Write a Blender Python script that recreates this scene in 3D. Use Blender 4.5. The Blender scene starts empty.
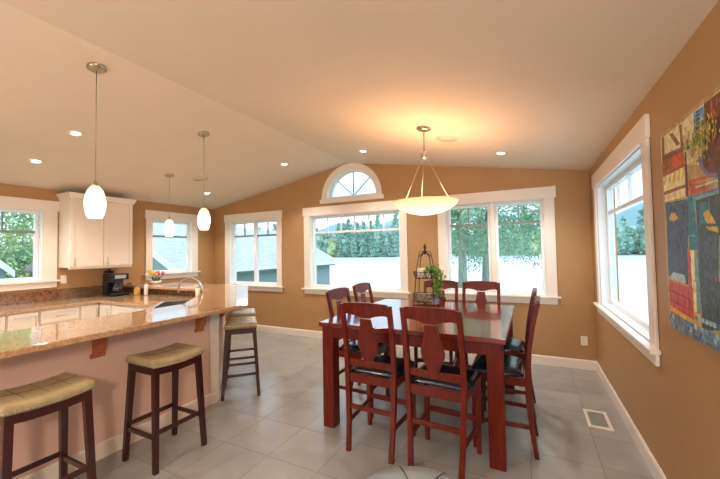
import bpy, bmesh, math, random
from mathutils import Vector, Matrix
random.seed(7)
C = bpy.context.scene.collection
PI = math.pi
D, R, L = 5.19, 0.709, -6.163          # back wall y, right wall x, kitchen wall x
S = -3.4                                # wall behind the camera
PX, PZ = -2.809, 3.095                  # ridge of the vaulted ceiling
ZR, ZL = 2.536, 2.517
WT = 0.17
def ceil_z(x):
    if x < PX: return PZ + (x - PX) * (PZ - ZL) / (PX - L)
    return PZ - (x - PX) * (PZ - ZR) / (R - PX)

# ------------------------------------------------------------------ materials
def srgb(r, g, b):
    f = lambda c: ((c / 255 + 0.055) / 1.055) ** 2.4 if c > 10 else c / 255 / 12.92
    return (f(r), f(g), f(b), 1)
def pmat(name, col, rough=0.5, metal=0.0, spec=0.5, coat=0.0, emit=None, estr=0.0, sub=0.0):
    m = bpy.data.materials.new(name); m.use_nodes = True
    b = m.node_tree.nodes['Principled BSDF']
    b.inputs['Base Color'].default_value = col
    b.inputs['Roughness'].default_value = rough
    b.inputs['Metallic'].default_value = metal
    b.inputs['Specular IOR Level'].default_value = spec
    b.inputs['Coat Weight'].default_value = coat
    if emit:
        b.inputs['Emission Color'].default_value = emit
        b.inputs['Emission Strength'].default_value = estr
    return m
def ramp_tex(m, stops, kind='noise', scale=5.0, detail=6, stretch=(1, 1, 1), bump=0.0, dist=0.0, coord='Object'):
    nt = m.node_tree; N = nt.nodes; K = nt.links; b = N['Principled BSDF']
    tc = N.new('ShaderNodeTexCoord'); mp = N.new('ShaderNodeMapping')
    mp.inputs['Scale'].default_value = stretch
    K.new(tc.outputs[coord], mp.inputs['Vector'])
    if kind == 'noise':
        t = N.new('ShaderNodeTexNoise'); t.inputs['Scale'].default_value = scale; t.inputs['Detail'].default_value = detail
        t.inputs['Distortion'].default_value = dist; out = t.outputs['Fac']
    else:
        t = N.new('ShaderNodeTexVoronoi'); t.inputs['Scale'].default_value = scale; out = t.outputs['Distance']
    K.new(mp.outputs['Vector'], t.inputs['Vector'])
    r = N.new('ShaderNodeValToRGB'); e = r.color_ramp.elements
    while len(e) < len(stops): e.new(0.5)
    for i, (p, c) in enumerate(stops): e[i].position = p; e[i].color = c
    K.new(out, r.inputs['Fac']); K.new(r.outputs['Color'], b.inputs['Base Color'])
    if bump:
        bp = N.new('ShaderNodeBump'); bp.inputs['Strength'].default_value = bump; bp.inputs['Distance'].default_value = 0.01
        K.new(out, bp.inputs['Height']); K.new(bp.outputs['Normal'], b.inputs['Normal'])
    return m
M = {}
def paint(name, c1, c2, rough, bump=0.06):
    return ramp_tex(pmat(name, c1, rough, spec=0.3), [(0.35, c1), (0.65, c2)], scale=2.2, detail=3, bump=0) 
M['wall'] = paint('wall_paint', srgb(178, 138, 94), srgb(182, 142, 98), 0.45)
M['wall_lit'] = paint('wall_paint_lit_bar', srgb(228, 192, 174), srgb(231, 195, 177), 0.55)  # wall paint again, the bar's brighter, pinker lighting put into its colour
M['ceiling'] = paint('ceiling_paint', srgb(228, 213, 195), srgb(231, 216, 198), 0.8)
M['trim'] = pmat('trim_white', srgb(240, 228, 216), 0.35)
M['cab'] = pmat('cabinet_white', srgb(240, 224, 208), 0.35)
M['vinyl'] = pmat('window_vinyl', srgb(236, 240, 240), 0.3)
M['bar_grey'] = pmat('window_bar_grey', srgb(128, 146, 142), 0.4)
def wood(name, a, b_, rough, coat=0.3):
    return ramp_tex(pmat(name, a, rough, coat=coat), [(0.3, a), (0.7, b_)], scale=7, detail=6, stretch=(6, 6, 0.8), dist=0.6)
M['cherry'] = wood('cherry_wood', srgb(80, 17, 7), srgb(116, 33, 11), 0.33, 0.0)
M['cherry'].node_tree.nodes['Principled BSDF'].inputs['Specular IOR Level'].default_value = 0.35
M['cherry_top'] = ramp_tex(pmat('cherry_table_top', srgb(120, 40, 20), 0.17, coat=0.4), [(0.3, srgb(96, 28, 12)), (0.7, srgb(128, 46, 20))], scale=5, detail=6, stretch=(1, 9, 1), dist=0.4)
M['mahog'] = wood('dark_mahogany', srgb(48, 12, 8), srgb(64, 17, 11), 0.3)
M['corbel'] = wood('corbel_wood', srgb(176, 100, 58), srgb(196, 118, 70), 0.4)
M['black'] = pmat('black_leather', srgb(18, 24, 36), 0.26, coat=0.3)
M['blackp'] = pmat('black_plastic', srgb(20, 20, 22), 0.25)
M['nickel'] = pmat('brushed_nickel', srgb(190, 180, 160), 0.3, 1.0)
M['chrome'] = pmat('satin_steel', srgb(205, 200, 195), 0.22, 1.0)
M['iron'] = pmat('wrought_iron', srgb(60, 40, 44), 0.45, 0.4)
M['leather'] = ramp_tex(pmat('khaki_leather', srgb(170, 150, 108), 0.34, coat=0.2), [(0.3, srgb(168, 150, 110)), (0.7, srgb(190, 174, 138))], scale=14, bump=0.1)
M['seam'] = pmat('leather_seam', srgb(120, 100, 60), 0.6)
M['greyl'] = ramp_tex(pmat('grey_leather', srgb(150, 162, 170), 0.3, coat=0.2), [(0.3, srgb(138, 150, 158)), (0.7, srgb(160, 172, 180))], scale=6)
M['piping'] = pmat('dark_piping', srgb(46, 36, 32), 0.5)
M['granite'] = None
def granite(name, cols, sc, rough):
    m = pmat(name, cols[0], rough, spec=0.6, coat=0.3)
    nt = m.node_tree; N = nt.nodes; K = nt.links; b = N['Principled BSDF']
    tc = N.new('ShaderNodeTexCoord')
    n1 = N.new('ShaderNodeTexNoise'); n1.inputs['Scale'].default_value = sc; n1.inputs['Detail'].default_value = 8; n1.inputs['Roughness'].default_value = 0.75
    n2 = N.new('ShaderNodeTexNoise'); n2.inputs['Scale'].default_value = 2.3; n2.inputs['Detail'].default_value = 5; n2.inputs['Distortion'].default_value = 1.2
    K.new(tc.outputs['Object'], n1.inputs['Vector']); K.new(tc.outputs['Object'], n2.inputs['Vector'])
    r1 = N.new('ShaderNodeValToRGB'); e = r1.color_ramp.elements
    while len(e) < 4: e.new(0.5)
    for i, (p, c) in enumerate(zip((0.3, 0.44, 0.56, 0.72), cols)): e[i].position = p; e[i].color = c
    r2 = N.new('ShaderNodeValToRGB'); r2.color_ramp.elements[0].position = 0.4; r2.color_ramp.elements[1].position = 0.66
    r2.color_ramp.elements[0].color = (0, 0, 0, 1); r2.color_ramp.elements[1].color = (1, 1, 1, 1)
    K.new(n1.outputs['Fac'], r1.inputs['Fac']); K.new(n2.outputs['Fac'], r2.inputs['Fac'])
    mx = N.new('ShaderNodeMixRGB'); mx.inputs['Color2'].default_value = cols[4]
    ml = N.new('ShaderNodeMath'); ml.operation = 'MULTIPLY'; ml.inputs[1].default_value = 0.55
    K.new(r2.outputs['Color'], ml.inputs[0]); K.new(ml.outputs[0], mx.inputs['Fac'])
    K.new(r1.outputs['Color'], mx.inputs['Color1']); K.new(mx.outputs['Color'], b.inputs['Base Color'])
    return m
M['granite'] = granite('bar_granite', [srgb(110, 78, 58), srgb(176, 140, 106), srgb(204, 172, 136), srgb(224, 200, 168), srgb(186, 130, 90)], 60, 0.07)
M['splash'] = granite('backsplash_granite', [srgb(60, 34, 24), srgb(110, 66, 46), srgb(150, 104, 70), srgb(120, 112, 84), srgb(96, 96, 72)], 24, 0.15)
def tile_floor():
    m = pmat('floor_tile', srgb(170, 160, 148), 0.22, spec=0.5)
    nt = m.node_tree; N = nt.nodes; K = nt.links; b = N['Principled BSDF']
    tc = N.new('ShaderNodeTexCoord'); mp = N.new('ShaderNodeMapping'); mp.inputs['Location'].default_value = (1.84 + 0.45 * 12, -2.49 + 0.45 * 12, 0)
    K.new(tc.outputs['Object'], mp.inputs['Vector'])
    br = N.new('ShaderNodeTexBrick'); br.offset = 0; br.squash = 1
    br.inputs['Scale'].default_value = 1; br.inputs['Brick Width'].default_value = 0.45; br.inputs['Row Height'].default_value = 0.45
    br.inputs['Mortar Size'].default_value = 0.0035; br.inputs['Mortar Smooth'].default_value = 0.3; br.inputs['Bias'].default_value = 0
    br.inputs['Color1'].default_value = (0.0, 0.0, 0.0, 1); br.inputs['Color2'].default_value = (1, 1, 1, 1); br.inputs['Mortar'].default_value = (0.5, 0.5, 0.5, 1)
    K.new(mp.outputs['Vector'], br.inputs['Vector'])
    n = N.new('ShaderNodeTexNoise'); n.inputs['Scale'].default_value = 3.0; n.inputs['Detail'].default_value = 7; n.inputs['Distortion'].default_value = 0.8
    K.new(mp.outputs['Vector'], n.inputs['Vector'])
    ad = N.new('ShaderNodeMath'); ad.operation = 'MULTIPLY_ADD'; ad.inputs[1].default_value = 0.22
    K.new(br.outputs['Color'], ad.inputs[0]); K.new(n.outputs['Fac'], ad.inputs[2])
    r = N.new('ShaderNodeValToRGB'); r.color_ramp.elements[0].position = 0.3; r.color_ramp.elements[1].position = 0.9
    r.color_ramp.elements[0].color = srgb(150, 149, 146); r.color_ramp.elements[1].color = srgb(172, 170, 166)
    K.new(ad.outputs[0], r.inputs['Fac'])
    mx = N.new('ShaderNodeMixRGB'); mx.inputs['Color2'].default_value = srgb(140, 134, 126)
    K.new(br.outputs['Fac'], mx.inputs['Fac']); K.new(r.outputs['Color'], mx.inputs['Color1']); K.new(mx.outputs['Color'], b.inputs['Base Color'])
    rr = N.new('ShaderNodeMath'); rr.operation = 'MULTIPLY_ADD'; rr.inputs[1].default_value = 0.04; rr.inputs[2].default_value = 0.24
    K.new(n.outputs['Fac'], rr.inputs[0]); K.new(rr.outputs[0], b.inputs['Roughness'])
    bp = N.new('ShaderNodeBump'); bp.invert = True; bp.inputs['Strength'].default_value = 0.5; bp.inputs['Distance'].default_value = 0.003
    K.new(br.outputs['Fac'], bp.inputs['Height']); K.new(bp.outputs['Normal'], b.inputs['Normal'])
    return m
M['floor'] = tile_floor()
def glass():
    m = bpy.data.materials.new('window_glass'); m.use_nodes = True; nt = m.node_tree; N = nt.nodes; K = nt.links
    N.remove(N['Principled BSDF']); o = N['Material Output']
    t = N.new('ShaderNodeBsdfTransparent'); t.inputs['Color'].default_value = (0.93, 0.97, 0.98, 1)
    g = N.new('ShaderNodeBsdfGlossy'); g.inputs['Roughness'].default_value = 0.02
    mx = N.new('ShaderNodeMixShader'); mx.inputs['Fac'].default_value = 0.02
    K.new(t.outputs[0], mx.inputs[1]); K.new(g.outputs[0], mx.inputs[2]); K.new(mx.outputs[0], o.inputs['Surface'])
    return m
M['glass'] = glass()
def emat(name, base, col, s):
    return pmat(name, base, 0.4, emit=col, estr=s)
M['shade'] = emat('frosted_shade_glass', srgb(250, 240, 220), (1, 0.80, 0.52, 1), 2.0)
# warm at the neck of the shade, white lower down, as the bulb sits low in it
nt = M['shade'].node_tree; N = nt.nodes; K = nt.links
tc = N.new('ShaderNodeTexCoord'); sp = N.new('ShaderNodeSeparateXYZ'); mr = N.new('ShaderNodeMapRange'); rr = N.new('ShaderNodeValToRGB')
mr.inputs['From Min'].default_value = 0.13; mr.inputs['From Max'].default_value = 0.25
rr.color_ramp.elements[0].color = (1, 0.84, 0.6, 1); rr.color_ramp.elements[1].color = (0.42, 0.22, 0.06, 1)
K.new(tc.outputs['Object'], sp.inputs[0]); K.new(sp.outputs['Z'], mr.inputs['Value']); K.new(mr.outputs[0], rr.inputs['Fac'])
K.new(rr.outputs['Color'], N['Principled BSDF'].inputs['Emission Color'])
M['bowl'] = emat('alabaster_bowl', srgb(240, 220, 180), (1, 0.66, 0.33, 1), 0.8)
# alabaster glows whitest at the bottom, nearest the bulbs, and amber towards the rim
nt = M['bowl'].node_tree; N = nt.nodes; K = nt.links
tc = N.new('ShaderNodeTexCoord'); sp = N.new('ShaderNodeSeparateXYZ'); mr = N.new('ShaderNodeMapRange'); rr = N.new('ShaderNodeValToRGB')
mr.inputs['From Min'].default_value = 0.0; mr.inputs['From Max'].default_value = 0.14
rr.color_ramp.elements[0].color = (1, 0.80, 0.55, 1); rr.color_ramp.elements[1].color = (.50, 0.25, 0.08, 1)
K.new(tc.outputs['Object'], sp.inputs[0]); K.new(sp.outputs['Z'], mr.inputs['Value']); K.new(mr.outputs[0], rr.inputs['Fac'])
K.new(rr.outputs['Color'], N['Principled BSDF'].inputs['Emission Color'])
M['can'] = emat('lit_can_lens', srgb(250, 240, 220), (1, 0.85, 0.65, 1), 14)
M['canoff'] = pmat('speaker_grille', srgb(216, 200, 180), 0.7)
M['leaf'] = ramp_tex(pmat('ivy_leaf', srgb(70, 120, 40), 0.5), [(0.35, srgb(60, 110, 36)), (0.6, srgb(130, 165, 60)), (0.75, srgb(200, 200, 80))], scale=30)
M['tulipleaf'] = pmat('tulip_leaf', srgb(70, 120, 60), 0.5)
M['pink'] = pmat('pink_petal', srgb(236, 90, 110), 0.5)
M['yellow'] = pmat('yellow_petal', srgb(240, 190, 60), 0.5)
M['cream'] = pmat('candle_wax', srgb(248, 236, 210), 0.5)
M['ceramic'] = pmat('white_ceramic', srgb(235, 228, 215), 0.25)
M['jarglass'] = pmat('amber_jar', srgb(196, 150, 80), 0.15)
M['basket'] = ramp_tex(pmat('woven_basket', srgb(150, 120, 90), 0.7), [(0.3, srgb(120, 95, 80)), (0.6, srgb(200, 185, 160))], kind='vor', scale=60, bump=0.4)
M['siding'] = pmat('house_siding', srgb(146, 166, 174), 0.8)
M['shingle'] = ramp_tex(pmat('roof_shingles', srgb(188, 190, 190), 0.9), [(0.3, srgb(166, 170, 170)), (0.7, srgb(192, 195, 193))], scale=3, detail=8, stretch=(1, 1, 8))
M['shingle_d'] = pmat('roof_shingles_brown', srgb(150, 140, 130), 0.9)
M['fascia'] = pmat('fascia_white', srgb(245, 245, 245), 0.5)
M['gutter'] = pmat('gutter_grey', srgb(120, 145, 150), 0.5)
M['water'] = ramp_tex(pmat('lake_water', srgb(205, 220, 228), 0.3, spec=0.8), [(0.4, srgb(205, 218, 225)), (0.6, srgb(222, 232, 238))], scale=0.3)
M['grass'] = ramp_tex(pmat('grass', srgb(90, 120, 60), 0.9), [(0.3, srgb(80, 110, 55)), (0.7, srgb(120, 145, 80))], scale=2)
M['bark'] = ramp_tex(pmat('cedar_bark', srgb(140, 150, 140), 0.9), [(0.3, srgb(124, 138, 128)), (0.7, srgb(176, 186, 172))], scale=6, stretch=(4, 4, .6))
def fol(name, a, b_, c_, sc=1.2):
    return ramp_tex(pmat(name, a, 0.8, spec=0.2), [(0.3, a), (0.5, b_), (0.72, c_)], scale=sc, detail=4)
M['cedar'] = fol('cedar_needles', srgb(104, 156, 124), srgb(146, 190, 154), srgb(196, 218, 172))
M['decid'] = fol('garden_leaves', srgb(124, 176, 136), srgb(182, 212, 154), srgb(250, 228, 140), 0.5)
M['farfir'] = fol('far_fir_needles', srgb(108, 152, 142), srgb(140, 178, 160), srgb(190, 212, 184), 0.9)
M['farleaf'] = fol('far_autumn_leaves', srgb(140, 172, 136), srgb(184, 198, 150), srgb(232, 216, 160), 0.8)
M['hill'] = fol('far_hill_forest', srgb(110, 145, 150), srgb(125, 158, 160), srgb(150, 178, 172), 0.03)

# ------------------------------------------------------------------ mesh builder
class MB:
    def __init__(s): s.v = []; s.f = []; s.sm = []; s.mi = []
    def add(s, vs, fs, smooth=False, mi=0):
        o = len(s.v); s.v += [tuple(v) for v in vs]
        for f in fs: s.f.append([i + o for i in f]); s.sm.append(smooth); s.mi.append(mi)
        return s
    def box(s, a, b, mi=0):
        x0, y0, z0 = (min(a[i], b[i]) for i in range(3)); x1, y1, z1 = (max(a[i], b[i]) for i in range(3))
        return s.add([(x0, y0, z0), (x1, y0, z0), (x1, y1, z0), (x0, y1, z0), (x0, y0, z1), (x1, y0, z1), (x1, y1, z1), (x0, y1, z1)],
                     [(0, 3, 2, 1), (4, 5, 6, 7), (0, 1, 5, 4), (1, 2, 6, 5), (2, 3, 7, 6), (3, 0, 4, 7)], mi=mi)
    def bar(s, a, b, w, d, up=(0, 0, 1), w2=None, d2=None):
        a = Vector(a); b = Vector(b); t = (b - a).normalized(); u = Vector(up)
        if abs(t.dot(u)) > 0.98: u = Vector((0, 1, 0))
        x = t.cross(u).normalized(); y = x.cross(t).normalized()
        w2 = w2 or w; d2 = d2 or d; vs = []
        for p, ww, dd in ((a, w, d), (b, w2, d2)):
            for sx, sy in ((-1, -1), (1, -1), (1, 1), (-1, 1)): vs.append(p + x * sx * ww / 2 + y * sy * dd / 2)
        return s.add(vs, [(0, 1, 2, 3), (7, 6, 5, 4), (0, 4, 5, 1), (1, 5, 6, 2), (2, 6, 7, 3), (3, 7, 4, 0)])
    def poly(s, pts, mat3, d):          # pts 2-D outline extruded by d; mat3(u, v, w) -> point
        n = len(pts)
        vs = [mat3(u, v, 0) for u, v in pts] + [mat3(u, v, d) for u, v in pts]
        return s.add(vs, [list(range(n)), list(range(2 * n - 1, n - 1, -1))] + [(i, i + n, (i + 1) % n + n, (i + 1) % n) for i in range(n)])
    def flat(s, pts, z0, z1): return s.poly(pts, lambda u, v, w: (u, v, z0 + w), z1 - z0)
    def tube(s, pts, r, n=8, closed=False, r1=None):
        pts = [Vector(p) for p in pts]; m = len(pts); vs = []; prev = None
        for i, p in enumerate(pts):
            if closed: t = (pts[(i + 1) % m] - pts[i - 1]).normalized()
            else: t = (pts[min(i + 1, m - 1)] - pts[max(i - 1, 0)]).normalized()
            if prev is None:
                u = Vector((0, 0, 1)) if abs(t.z) < 0.9 else Vector((1, 0, 0))
                x = t.cross(u).normalized()
            else: x = (prev - t * prev.dot(t)).normalized()
            prev = x; y = t.cross(x)
            rr = r if r1 is None else r + (r1 - r) * i / max(1, m - 1)
            for k in range(n): a = 2 * PI * k / n; vs.append(p + x * math.cos(a) * rr + y * math.sin(a) * rr)
        fs = []
        for i in range(m if closed else m - 1):
            j = (i + 1) % m
            for k in range(n): fs.append((i * n + k, i * n + (k + 1) % n, j * n + (k + 1) % n, j * n + k))
        if not closed: fs += [list(range(n))[::-1], [(m - 1) * n + k for k in range(n)]]
        return s.add(vs, fs, True)
    def lathe(s, prof, c=(0, 0, 0), n=24, mi=0, smooth=True):
        vs = []
        for r, z in prof:
            for k in range(n): a = 2 * PI * k / n; vs.append((c[0] + r * math.cos(a), c[1] + r * math.sin(a), c[2] + z))
        fs = []
        for i in range(len(prof) - 1):
            for k in range(n): fs.append((i * n + k, i * n + (k + 1) % n, (i + 1) * n + (k + 1) % n, (i + 1) * n + k))
        if prof[0][0] > 1e-5: fs.append(list(range(n))[::-1])
        if prof[-1][0] > 1e-5: fs.append([(len(prof) - 1) * n + k for k in range(n)])
        return s.add(vs, fs, smooth, mi)
    def leafcards(s, pts, size, mi=0, droop=0.0, asp=0.5):
        for p in pts:
            p = Vector(p); a = Vector((random.gauss(0, 1), random.gauss(0, 1), random.gauss(0, 1) - droop)).normalized()
            b = a.cross(Vector((random.gauss(0, 1), random.gauss(0, 1), random.gauss(0, 1)))).normalized()
            sz = size * random.uniform(0.6, 1.3)
            s.add([p, p + a * sz * 0.5 + b * sz * asp * 0.5, p + a * sz, p + a * sz * 0.5 - b * sz * asp * 0.5], [(0, 1, 2, 3)], mi=mi)
        return s
OFF = {}
def obj(name, mb, mat, parent=None, bevel=0.0, seg=2, **tags):
    off = Vector(OFF.get(parent.name, (0, 0, 0))) if parent else Vector((0, 0, 0))
    me = bpy.data.meshes.new(name)
    me.from_pydata([tuple(Vector(v) - off) for v in mb.v], [], mb.f)
    for p, sm, mi in zip(me.polygons, mb.sm, mb.mi): p.use_smooth = sm; p.material_index = mi
    bm = bmesh.new(); bm.from_mesh(me); bmesh.ops.recalc_face_normals(bm, faces=bm.faces); bm.to_mesh(me); bm.free()
    for m in (mat if isinstance(mat, (list, tuple)) else [mat]): me.materials.append(m)
    o = bpy.data.objects.new(name, me); C.objects.link(o)
    if parent: o.parent = parent; OFF[o.name] = tuple(off)
    if bevel:
        b = o.modifiers.new('edge', 'BEVEL'); b.width = bevel; b.segments = seg; b.limit_method = 'ANGLE'; b.angle_limit = 0.7
    for k, v in tags.items(): o[k] = v
    return o
def thing(name, label, cat, loc=(0, 0, 0), group=None):
    o = bpy.data.objects.new(name, None); C.objects.link(o); o.location = loc; OFF[o.name] = tuple(loc)
    o.empty_display_size = 0.1; o['label'] = label; o['category'] = cat
    if group: o['group'] = group
    return o
def struct_root(name, loc, label, cat):
    o = thing(name, label, cat, loc); o['kind'] = 'structure'; return o
def solo(name, mb, mat, loc, label, cat, group=None, bevel=0.0, seg=2, kind=None):   # a thing that is one mesh
    m2 = MB(); m2.v = [tuple(Vector(v) - Vector(loc)) for v in mb.v]; m2.f = mb.f; m2.sm = mb.sm; m2.mi = mb.mi
    o = obj(name, m2, mat, None, bevel, seg); o.location = loc; o['label'] = label; o['category'] = cat
    if group: o['group'] = group
    if kind: o['kind'] = kind
    return o
def dup(root, loc, rotz=0, label=None, group=None, scale=None):
    def cp(o, par):
        c = o.copy(); C.objects.link(c)
        if par: c.parent = par
        for ch in list(o.children): cp(ch, c)
        return c
    r = cp(root, None); r.location = loc; r.rotation_euler = (0, 0, rotz)
    if label: r['label'] = label
    if group: r['group'] = group
    if scale: r.scale = scale
    return r
def boolean_cut(o, cutters):
    for c in cutters:
        m = o.modifiers.new('cut', 'BOOLEAN'); m.operation = 'DIFFERENCE'; m.solver = 'EXACT'; m.object = c
    bpy.context.view_layer.update()
    dg = bpy.context.evaluated_depsgraph_get()
    me = bpy.data.meshes.new_from_object(o.evaluated_get(dg))
    o.modifiers.clear(); o.data = me
    for p in me.polygons: p.use_smooth = False
    for c in cutters:
        d = c.data; bpy.data.objects.remove(c); bpy.data.meshes.remove(d)

# ------------------------------------------------------------------ room shell
# openings (inner edge of the casing):  u0, u1, z0, z1
W_BACK = {1: (-5.69, -4.40, 0.90, 2.22), 2: (-3.64, -1.865, 0.89, 2.22), 3: (-1.14, 0.19, 0.91, 2.225)}
W_RIGHT = (2.88, 4.72, 0.90, 2.25)
KW1 = (0.85, 2.28, 1.21, 2.21)
KW2 = (3.83, 4.66, 1.20, 2.21)
ARC = (-2.762, 2.495, 0.50)              # half-round opening: centre x, base z, radius
def prism_xz(pts, y0, y1):
    return MB().poly(pts, lambda u, v, w: (u, y0 + w, v), y1 - y0)
def arc_pts(cx, cz, r, n=28): return [(cx + r * math.cos(PI * i / n), cz + r * math.sin(PI * i / n)) for i in range(n + 1)]
E0 = 0.04
wb = obj('wall_back', prism_xz([(L - WT, -0.1), (R + WT, -0.1), (R + WT, ZR + E0 - .02), (PX, PZ + E0), (L - WT, ZL + E0 - .02)], D, D + WT), M['wall'])
cut = []
for k, (a, b, c, d) in W_BACK.items(): cut.append(obj('cutter', MB().box((a, D - .1, c), (b, D + WT + .1, d)), M['wall']))
cut.append(obj('cutter', prism_xz(arc_pts(*ARC), D - .1, D + WT + .1), M['wall']))
boolean_cut(wb, cut)
wr = obj('wall_right', MB().box((R, S, -0.1), (R + WT, D, ZR + .01)), M['wall'])
boolean_cut(wr, [obj('cutter', MB().box((R - .1, W_RIGHT[0], W_RIGHT[2]), (R + WT + .1, W_RIGHT[1], W_RIGHT[3])), M['wall'])])
wl = obj('wall_left', MB().box((L - WT, S, -0.1), (L, D, ZL + .01)), M['wall'])
boolean_cut(wl, [obj('cutter', MB().box((L - WT - .1, k[0], k[2]), (L + .1, k[1], k[3])), M['wall']) for k in (KW1, KW2)])
ws = obj('wall_south', prism_xz([(L - WT, -0.1), (R + WT, -0.1), (R + WT, ZR + E0 - .02), (PX, PZ + E0), (L - WT, ZL + E0 - .02)], S - WT, S), M['wall'])
SW = [(-5.6, -3.2), (-2.4, 0.2)]  # unseen openings, added so daylight fills the room from behind the camera
boolean_cut(ws, [obj('cutter', MB().box((a, S - WT - .1, 0.05), (b, S + .1, 2.2)), M['wall']) for a, b in SW])
for o in (wb, wr, wl, ws): o['kind'] = 'structure'
fl = obj('floor', MB().box((L - WT, S - WT, -0.12), (R + WT, D + WT, 0)), M['floor']); fl['kind'] = 'structure'
dz = 0.14
ce = obj('ceiling', prism_xz([(L - WT, ceil_z(L - WT)), (PX, PZ), (R + WT, ceil_z(R + WT)), (R + WT, ceil_z(R + WT) + dz), (PX, PZ + dz), (L - WT, ceil_z(L - WT) + dz)], S - WT, D + WT), M['ceiling'])
ce['kind'] = 'structure'
def baseboard(name, a, b, nrm):
    a = Vector((a[0], a[1], 0)); b = Vector((b[0], b[1], 0)); n = Vector((nrm[0], nrm[1], 0))
    prof = [(0, 0), (0.016, 0), (0.016, 0.105), (0.008, 0.12), (0, 0.12)]
    mb = MB(); vs = [a + n * p + Vector((0, 0, q)) for p, q in prof] + [b + n * p + Vector((0, 0, q)) for p, q in prof]
    mb.add(vs, [(0, 1, 2, 3, 4), (9, 8, 7, 6, 5)] + [(i, (i + 1) % 5, (i + 1) % 5 + 5, i + 5) for i in range(5)])
    return mb
for nm, a, b, n in (('baseboard_back', (L + .02, D), (R, D), (0, -1)), ('baseboard_right', (R, S), (R, D - .016), (-1, 0)), ('baseboard_left', (L, 3.62), (L, D), (1, 0))):
    obj(nm, baseboard(nm, a, b, n), M['trim'], kind='structure')

# ------------------------------------------------------------------ windows
class Frame:                             # u along the wall, z up, w out of the room
    def __init__(s, wall): s.w = wall
    def p(s, u, z, w):
        if s.w == 'back': return (u, D + w, z)
        if s.w == 'right': return (R + w, u, z)
        if s.w == 'left': return (L - w, u, z)
        return (u, S - w, z)
    def box(s, mb, u0, u1, z0, z1, w0, w1): a = s.p(u0, z0, w0); b = s.p(u1, z1, w1); return mb.box(a, b)
def window(num, wall, o, label, lights, sash_n, trans=0.24, casing=0.115, head=0.15, sillz=True, gd=0.11, mull=0.0, bar=None):
    F = Frame(wall); u0, u1, z0, z1 = o
    rt = struct_root('window_%d' % num, F.p((u0 + u1) / 2, z0, 0), label, 'window')
    g = 0.002
    mb = MB()
    F.box(mb, u0 - casing, u0 + 0.004, z0, z1, -0.022, -g); F.box(mb, u1 - 0.004, u1 + casing, z0, z1, -0.022, -g)
    F.box(mb, u0 - casing - 0.02, u1 + casing + 0.02, z1 - .004, z1 + head, -0.028, -g)
    obj('window_casing', mb, M['trim'], rt, 0.003)
    mb = MB()                            # deep jamb lining
    t = 0.014
    F.box(mb, u0 + g, u0 + t, z0 + g, z1 - g, 0.0, WT - .02); F.box(mb, u1 - t, u1 - g, z0 + g, z1 - g, 0.0, WT - .02)
    F.box(mb, u0 + t, u1 - t, z1 - t, z1 - g, 0.0, WT - .02); F.box(mb, u0 + t, u1 - t, z0 + g, z0 + t, 0.0, WT - .02)
    obj('window_jamb', mb, M['vinyl'], rt)
    mb = MB()
    F.box(mb, u0 - casing - 0.04, u1 + casing + 0.04, z0 - 0.024, z0 + g, -0.062, -g)
    obj('window_sill', mb, M['trim'], rt, 0.006)
    mb = MB(); F.box(mb, u0 - casing, u1 + casing, z0 - 0.105, z0 - 0.026, -0.024, -g)
    obj('window_apron', mb, M['trim'], rt, 0.003)
    fw = 0.04; n = sash_n; wdt = (u1 - u0 - 2 * t - mull * (n - 1)) / n
    if mull:
        mb = MB(); F.box(mb, (u0 + u1 - mull) / 2, (u0 + u1 + mull) / 2, z0 + t, z1 - t, .02, WT - .02); obj('window_mullion', mb, M['trim'], rt, .003)
    for i in range(n):
        a = u0 + t + (wdt + mull) * i; b = a + wdt; c = z0 + t; d = z1 - t
        mb = MB(); e = 0.0012
        F.box(mb, a + e, a + fw, c, d, gd - .03, gd + .03); F.box(mb, b - fw, b - e, c, d, gd - .03, gd + .03)
        F.box(mb, a + fw, b - fw, c, c + fw, gd - .03, gd + .03); F.box(mb, a + fw, b - fw, d - fw, d, gd - .03, gd + .03)
        s = obj('window_sash', mb, M['vinyl'], rt, 0.003)
        mb = MB(); zt = d - fw - trans
        F.box(mb, a + fw, b - fw, zt - 0.036, zt, gd - .016, gd + .014)
        for k in range(1, lights): 
            uu = a + fw + (b - a - 2 * fw) * k / lights
            F.box(mb, uu - 0.009, uu + 0.009, zt, d - fw, gd - .014, gd + .012)
        obj('grille', mb, bar or M['bar_grey'], s)
        mb = MB(); F.box(mb, a + fw - .004, b - fw + .004, c + fw - .004, d - fw + .004, gd - .004, gd + .004)
        obj('pane', mb, M['glass'], s)
    return rt
window(1, 'back', W_BACK[1], 'two-casement window beside the breakfast bar, neighbour roof outside', 2, 2)
window(2, 'back', W_BACK[2], 'wide single-pane window under the half-round window', 6, 1, bar=M['vinyl'])
window(3, 'back', W_BACK[3], 'two-casement window behind the dining table, near trees outside', 2, 2, mull=.06)
window(4, 'right', W_RIGHT, 'deep-silled window in the right wall beside the painting', 4, 1, bar=M['vinyl'])
window(5, 'left', KW1, 'kitchen window left of the wall cabinets, foliage outside', 4, 1, casing=0.16, head=0.14)
window(6, 'left', KW2, 'small kitchen window above the tulips', 2, 1)
for i, (a, b) in enumerate(SW):
    window(8 + i, 'south', (a, b, 0.05, 2.2), 'tall glazed opening added behind the camera to let fill light in, %s' % ('kitchen side' if i == 0 else 'dining side'), 2, 2)
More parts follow.
